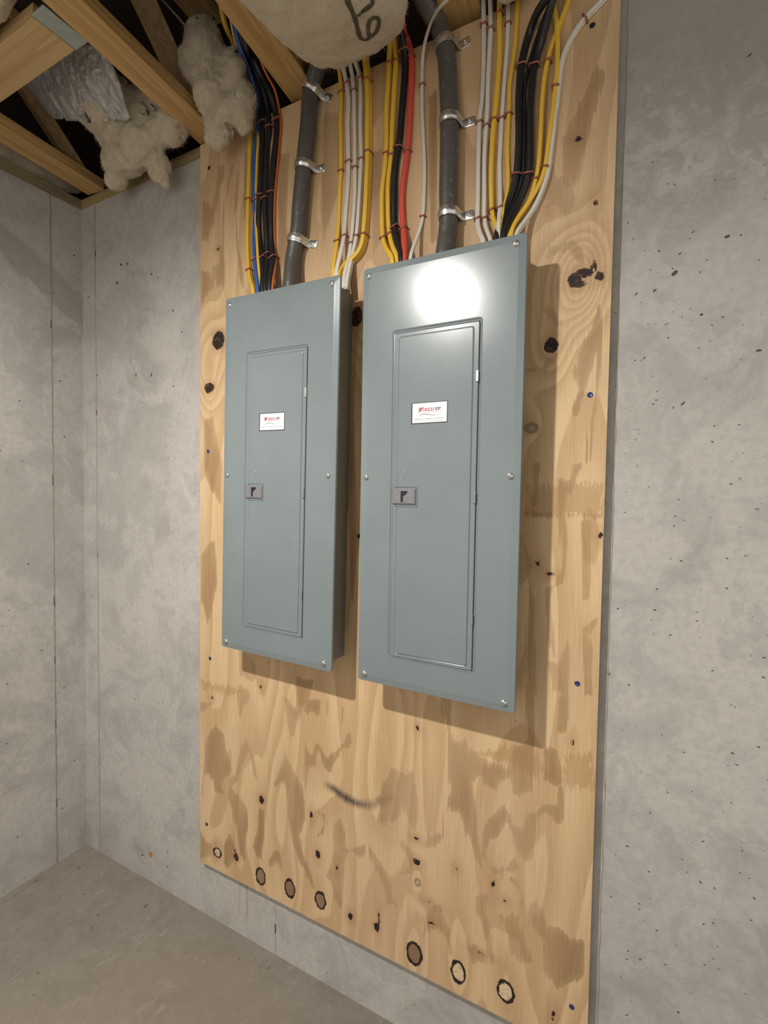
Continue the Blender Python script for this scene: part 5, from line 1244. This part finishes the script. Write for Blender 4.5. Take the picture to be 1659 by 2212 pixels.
def strap(path, z, label):
    i = min(range(len(path)), key=lambda k: abs(path[k].z - z))
    c = path[i]
    t = (path[min(i + 2, len(path) - 1)] - path[max(i - 2, 0)]).normalized()
    lean = math.atan2(-t.x, -t.z) if t.z < 0 else math.atan2(t.x, t.z)
    root = empty('conduit_strap', (c.x, -PT, c.z), (0, lean, 0))
    tag(root, label, 'strap', 'zinc conduit straps')
    yc = c.y + PT
    R = 0.0236
    bw = 0.0105
    prof = []
    for k in range(0, 15):
        a = math.radians(195 - k * 195 / 14 - 0)
        prof.append((R * math.cos(a), yc - R * math.sin(a)))
    # band from the far side round the front and down to the tab
    prof = [(-R * 0.99, yc + 0.012)] + prof + [(R + 0.0015, yc * 0.45), (R + 0.0035, -0.004), (R + 0.007, -0.0024)]
    bm = bmesh.new()
    rows = []
    for k, (x, y) in enumerate(prof):
        a = Vector(prof[max(k - 1, 0)]); b = Vector(prof[min(k + 1, len(prof) - 1)])
        tt = (b - a).normalized()
        nrm = Vector((tt.y, -tt.x)) if True else None
        if nrm.dot(Vector((x, y - yc))) < 0: nrm = -nrm
        row = []
        for zz, lift in ((-bw, 0.0), (-bw, 0.0016), (-bw * 0.55, 0.0020), (-bw * 0.35, 0.0030), (bw * 0.35, 0.0030), (bw * 0.55, 0.0020), (bw, 0.0016), (bw, 0.0)):
            row.append(bm.verts.new((x + nrm.x * lift, y + nrm.y * lift, zz)))
        rows.append(row)
    for r, s in zip(rows, rows[1:]):
        for k in range(8): bm.faces.new((r[k], r[(k + 1) % 8], s[(k + 1) % 8], s[k]))
    bm.faces.new(rows[0]); bm.faces.new(rows[-1])
    auto_smooth(obj('band', bm, MT['zinc'], root), 40)
    bm = bmesh.new()
    loft(bm, [(rrect(R + 0.004, R + 0.032, -bw, bw, 0.005), -0.0002), (rrect(R + 0.004, R + 0.032, -bw, bw, 0.005), -0.0024),
              (rrect(R + 0.005, R + 0.031, -bw + 0.001, bw - 0.001, 0.0045), -0.0030)], True, True)
    auto_smooth(obj('tab', bm, MT['zinc'], root), 40)
    bm = bmesh.new()
    lathe(bm, [(0.0052, -0.003), (0.0048, -0.0046), (0.0030, -0.0054), (0.0014, -0.0042)], 12, 'y', (R + 0.019, 0, 0.0))
    auto_smooth(obj('screw', bm, MT['zinc'], root), 40)


pl = conduit('left', 'grey conduit between the black cables and single yellow cable')
pr_ = conduit('right', 'grey conduit between the lone white cable and the white pair')
for z, lab in zip(STRAPS['left'], ('zinc strap on the conduit beside the black cables, under the joist end', 'zinc strap on the conduit beside the black cables, middle one of three', 'zinc strap on the conduit beside the black cables, just above the panel')):
    strap(pl, z, lab)
for z, lab in zip(STRAPS['right'], ('zinc strap on the conduit beside the lone white cable, up by the wool', 'zinc strap on the conduit beside the lone white cable, middle one of three', 'zinc strap on the conduit beside the lone white cable, just above the panel')):
    strap(pr_, z, lab)


# ------------------------------------------------------------------ floor trusses
def truss(xe, label, rot=0.10, y1=-3.2, ye=0.0, webs=True):
    """xe: centre of the chord where it meets the wall; local +y runs to the wall"""
    root = empty('floor_truss', (xe, ye, CHORD_Z), (0, 0, rot))
    tag(root, label, 'joist', 'floor trusses overhead')
    hw = 0.0445
    L = abs(y1)
    bm = bmesh.new(); add_box(bm, (-hw, -L, 0), (hw, 0.0, 0.038), 0.003)
    obj('bottom_chord', bm, MT['chord'], root)
    bm = bmesh.new(); add_box(bm, (-hw, -L, 0.352), (hw, 0.0, 0.390), 0.003)
    obj('top_chord', bm, MT['chord'], root)
    y = -0.04
    k = 0
    while y > -1.6:
        y2 = y - 0.42
        za, zb = (0.040, 0.350) if k % 2 == 0 else (0.350, 0.040)
        a, b = Vector((0, y - 0.03, za)), Vector((0, y2 + 0.03, zb))
        bm = bmesh.new()
        sweep(bm, [a, b], 0.038, 0.078, 4, normal=(1, 0, 0), power=2.0)
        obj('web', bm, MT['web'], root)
        yy = y2
        zz = 0.001 if k % 2 else 0.325
        for sx in (-1, 1):
            bm = bmesh.new(); add_box(bm, (sx * (hw + 0.0005) - 0.0008, yy - 0.07, zz), (sx * (hw + 0.0005) + 0.0008, yy + 0.07, zz + 0.062))
            obj('nail_plate', bm, MT['plate'], root)
        y = y2
        k += 1
    return root


truss(-0.790, 'floor truss closest to the side wall, running over the corner')
truss(-0.180, 'floor truss between the two hanging heaps of insulation wool')
truss(0.196, 'floor truss ending over the plywood beside the grey conduit')
truss(0.674, 'floor truss ending over the plywood beside the white cables', 0.06)
truss(1.280, 'floor truss over the bare concrete wall', 0.06)

blk = empty('blocking_board', (-0.50, -0.435, 2.600))
tag(blk, 'pale pine blocking board set flat between two floor trusses', 'board')
bm = bmesh.new(); add_box(bm, (-0.215, -0.050, 0), (0.245, 0.050, 0.038), 0.002)
obj('board', bm, MT['block'], blk)
bm = bmesh.new(); add_box(bm, (0.247, -0.055, 0.001), (0.300, 0.052, 0.006), 0.001)
obj('nail_plate', bm, MT['plate'], blk)


# ------------------------------------------------------------------ insulation
def fluff(blobs, voxel=0.0065, amp=0.014, freq=34.0, squareness=2.0, seed=0.0):
    """union of ellipsoids, roughened into tufts"""
    bm = bmesh.new()
    for (cx, cy, cz), (rx, ry, rz) in blobs:
        r = bmesh.ops.create_icosphere(bm, subdivisions=3, radius=1.0)
        for v in r['verts']:
            p = v.co.copy()
            if squareness != 2.0:
                e = 2.0 / squareness
                q = Vector([math.copysign(abs(c) ** e, c) for c in p])
                p = q
            v.co = Vector((cx + p.x * rx, cy + p.y * ry, cz + p.z * rz))
    me = bpy.data.meshes.new('tmp_fluff')
    bm.to_mesh(me); bm.free()
    o = bpy.data.objects.new('tmp_fluff', me)
    C.objects.link(o)
    md = o.modifiers.new('r', 'REMESH'); md.mode = 'VOXEL'; md.voxel_size = voxel
    sm = o.modifiers.new('s', 'SMOOTH'); sm.iterations = 5; sm.factor = 0.6
    dg = bpy.context.evaluated_depsgraph_get()
    out = bpy.data.meshes.new_from_object(o.evaluated_get(dg))
    bpy.data.objects.remove(o, do_unlink=True)
    for v in out.vertices:
        p = v.co + Vector((seed, seed, seed))
        d = mnoise.fractal(p * freq, 0.9, 2.1, 4) * amp + mnoise.fractal(p * freq * 0.32, 1.0, 2.0, 2) * amp * 1.6
        v.co = v.co + v.normal * d
    out.update()
    return out


def fuzz(me, n, ln, seed):
    """loose glass fibres standing off the surface"""
    rr = random.Random(seed)
    polys = me.polygons
    bm = bmesh.new()
    for _ in range(n):
        f = polys[rr.randrange(len(polys))]
        c = f.center
        nrm = Vector(f.normal)
        d = (nrm + Vector((rr.gauss(0, 0.8), rr.gauss(0, 0.8), rr.gauss(0, 0.8)))).normalized()
        l = ln * rr.uniform(0.4, 1.3)
        side = d.cross(Vector((rr.gauss(0, 1), rr.gauss(0, 1), rr.gauss(0, 1)))).normalized() * 0.00022
        mid = c + d * l * 0.5 + Vector((0, 0, -0.15 * l))
        tip = c + d * l + Vector((0, 0, -0.45 * l))
        a, b = bm.verts.new(c - side), bm.verts.new(c + side)
        e, f2 = bm.verts.new(mid + side * 0.8), bm.verts.new(mid - side * 0.8)
        g = bm.verts.new(tip)
        bm.faces.new((a, b, e, f2)); bm.faces.new((f2, e, g))
    return bm


def batt(label, base, blobs, nf, seed, **kw):
    root = empty('insulation_batt', base)
    tag(root, label, 'insulation', 'glass wool insulation overhead')
    me = fluff(blobs, seed=seed, **kw)
    w = link_mesh('wool', me, MT['batt'], root, True)
    w.matrix_parent_inverse = Matrix.Translation(-Vector(base))
    fb = obj('loose_fibres', fuzz(me, int(nf * 1.6), 0.0085, int(seed * 10)), MT['batt'], root)
    fb['kind'] = 'stuff'
    fb.matrix_parent_inverse = Matrix.Translation(-Vector(base))
    return root, me


# ragged heap over the back wall, with its foil facing
r_b2, m_b2 = batt('ragged heap of insulation wool with silver facing, drooping over the concrete wall', (-0.42, -0.10, 2.50), [
    ((-0.43, -0.09, 2.66), (0.17, 0.08, 0.10)), ((-0.52, -0.075, 2.60), (0.085, 0.05, 0.075)), ((-0.47, -0.09, 2.57), (0.10, 0.055, 0.05)),
    ((-0.56, -0.07, 2.535), (0.035, 0.03, 0.035)), ((-0.38, -0.10, 2.58), (0.09, 0.06, 0.065)), ((-0.345, -0.065, 2.515), (0.036, 0.030, 0.055)),
    ((-0.325, -0.06, 2.475), (0.027, 0.024, 0.035)), ((-0.28, -0.09, 2.60), (0.09, 0.05, 0.045)), ((-0.47, -0.16, 2.68), (0.12, 0.08, 0.06))], 6500, 1.3, amp=0.0115, freq=24.0)
bm = bmesh.new()
A, B_, C_, D_ = Vector((-0.76, -0.31, 2.83)), Vector((-0.27, -0.29, 2.70)), Vector((-0.345, -0.165, 2.595)), Vector((-0.70, -0.20, 2.690))
nu, nv = 60, 40
rows = []
for j in range(nv + 1):
    row = []
    for i in range(nu + 1):
        u, v = i / nu, j / nv
        p = A * (1 - u) * (1 - v) + B_ * u * (1 - v) + C_ * u * v + D_ * (1 - u) * v
        p.z -= 0.035 * math.sin(math.pi * v) * math.sin(math.pi * min(1, u * 1.05))
        q = Vector((p.x * 30, p.y * 12, p.z * 12))
        p.z += 0.012 * mnoise.noise(q) + 0.009 * abs(mnoise.noise(Vector((p.x * 55 + p.y * 20, p.y * 18, 3)))) + 0.004 * mnoise.noise(q * 4)
        p.y += 0.008 * mnoise.noise(q + Vector((9, 9, 9)))
        row.append(bm.verts.new(p))
    rows.append(row)
for r, s in zip(rows, rows[1:]):
    for i in range(nu): bm.faces.new((r[i], r[i + 1], s[i + 1], s[i]))
bmesh.ops.solidify(bm, geom=bm.faces[:], thickness=0.0008)
fo = obj('silver_facing', bm, MT['foil'], r_b2, True)
fo.matrix_parent_inverse = Matrix.Translation(-Vector((-0.42, -0.10, 2.50)))
fo['label'] = 'crinkled silver facing'

batt('tall shaggy clump of insulation wool hanging beside the yellow and black cables', (-0.02, -0.10, 2.46), [
    ((-0.030, -0.105, 2.545), (0.070, 0.035, 0.055)), ((-0.060, -0.115, 2.61), (0.055, 0.04, 0.07)), ((0.030, -0.090, 2.575), (0.045, 0.030, 0.055)),
    ((-0.035, -0.10, 2.49), (0.040, 0.028, 0.030)), ((0.035, -0.085, 2.525), (0.032, 0.024, 0.040)), ((-0.075, -0.13, 2.72), (0.075, 0.05, 0.10)),
    ((0.005, -0.10, 2.66), (0.055, 0.035, 0.07))], 5500, 2.7, amp=0.010, freq=24.0)
r_c, m_c = batt('wide smooth insulation batt stencilled with black figures, sagging between two trusses', (0.46, -0.50, 2.44), [
    ((0.472, -0.54, 2.61), (0.176, 0.425, 0.176)), ((0.475, -0.40, 2.545), (0.155, 0.285, 0.092))], 5200, 4.1, voxel=0.009, amp=0.004, squareness=3.6)
batt('small tuft of insulation wool up beside the pale blocking board', (-0.35, -0.56, 2.57), [
    ((-0.36, -0.56, 2.68), (0.12, 0.07, 0.10)), ((-0.43, -0.53, 2.63), (0.05, 0.04, 0.05))], 900, 5.2, amp=0.007)
batt('little tuft of insulation wool poking out above the white and yellow cables', (0.80, -0.07, 2.52), [
    ((0.800, -0.075, 2.580), (0.042, 0.026, 0.052)), ((0.79, -0.09, 2.64), (0.06, 0.03, 0.05))], 500, 6.4, voxel=0.006, amp=0.005)
batt('pale insulation strip packed along the top of the side wall', (-0.93, -0.6, 2.60), [
    ((-0.945, -0.55, 2.665), (0.055, 0.60, 0.075))], 400, 7.7, voxel=0.012, amp=0.006, squareness=3.0)

# stencilled figures on the wide batt, cast from the camera onto its surface
from mathutils.bvhtree import BVHTree
bvh = BVHTree.FromPolygons([v.co[:] for v in m_c.vertices], [p.vertices[:] for p in m_c.polygons])
for stroke in STENCIL:
    pth = []
    for q in catmull([Vector(p) for p in stroke], 0.004):
        hit = bvh.ray_cast(Vector(CAM_AT), (q - Vector(CAM_AT)).normalized())
        if hit[0] is not None: pth.append((hit[0] + hit[1] * 0.0012, hit[1]))
    if len(pth) < 3: continue
    bm = bmesh.new()
    rows = []
    for k, (p, nrm) in enumerate(pth):
        t = (pth[min(k + 1, len(pth) - 1)][0] - pth[max(k - 1, 0)][0]).normalized()
        s = t.cross(nrm).normalized() * 0.0055 * (0.75 + 0.5 * abs(mnoise.noise(Vector((k * 0.9, 1, 2)))))
        rows.append((bm.verts.new(p + s), bm.verts.new(p - s)))
    for a, b in zip(rows, rows[1:]): bm.faces.new((a[0], a[1], b[1], b[0]))
    o = obj('stencilled_figure', bm, MT['batt_ink'], r_c, recalc=False)
    o.matrix_parent_inverse = Matrix.Translation(-Vector((0.46, -0.50, 2.44)))

# ------------------------------------------------------------------ lamp holder above the light (behind the photographer)
lamp = empty('ceiling_lamp', (LAMP.x, LAMP.y, LAMP.z + 0.004))
tag(lamp, 'round white porcelain ceiling lamp on the joists', 'lamp')
bm = bmesh.new()
lathe(bm, [(0.060, 0.001), (0.062, 0.006), (0.060, 0.03), (0.040, 0.066)], 28, 'z')
auto_smooth(obj('lamp_base', bm, MT['porcelain'], lamp))
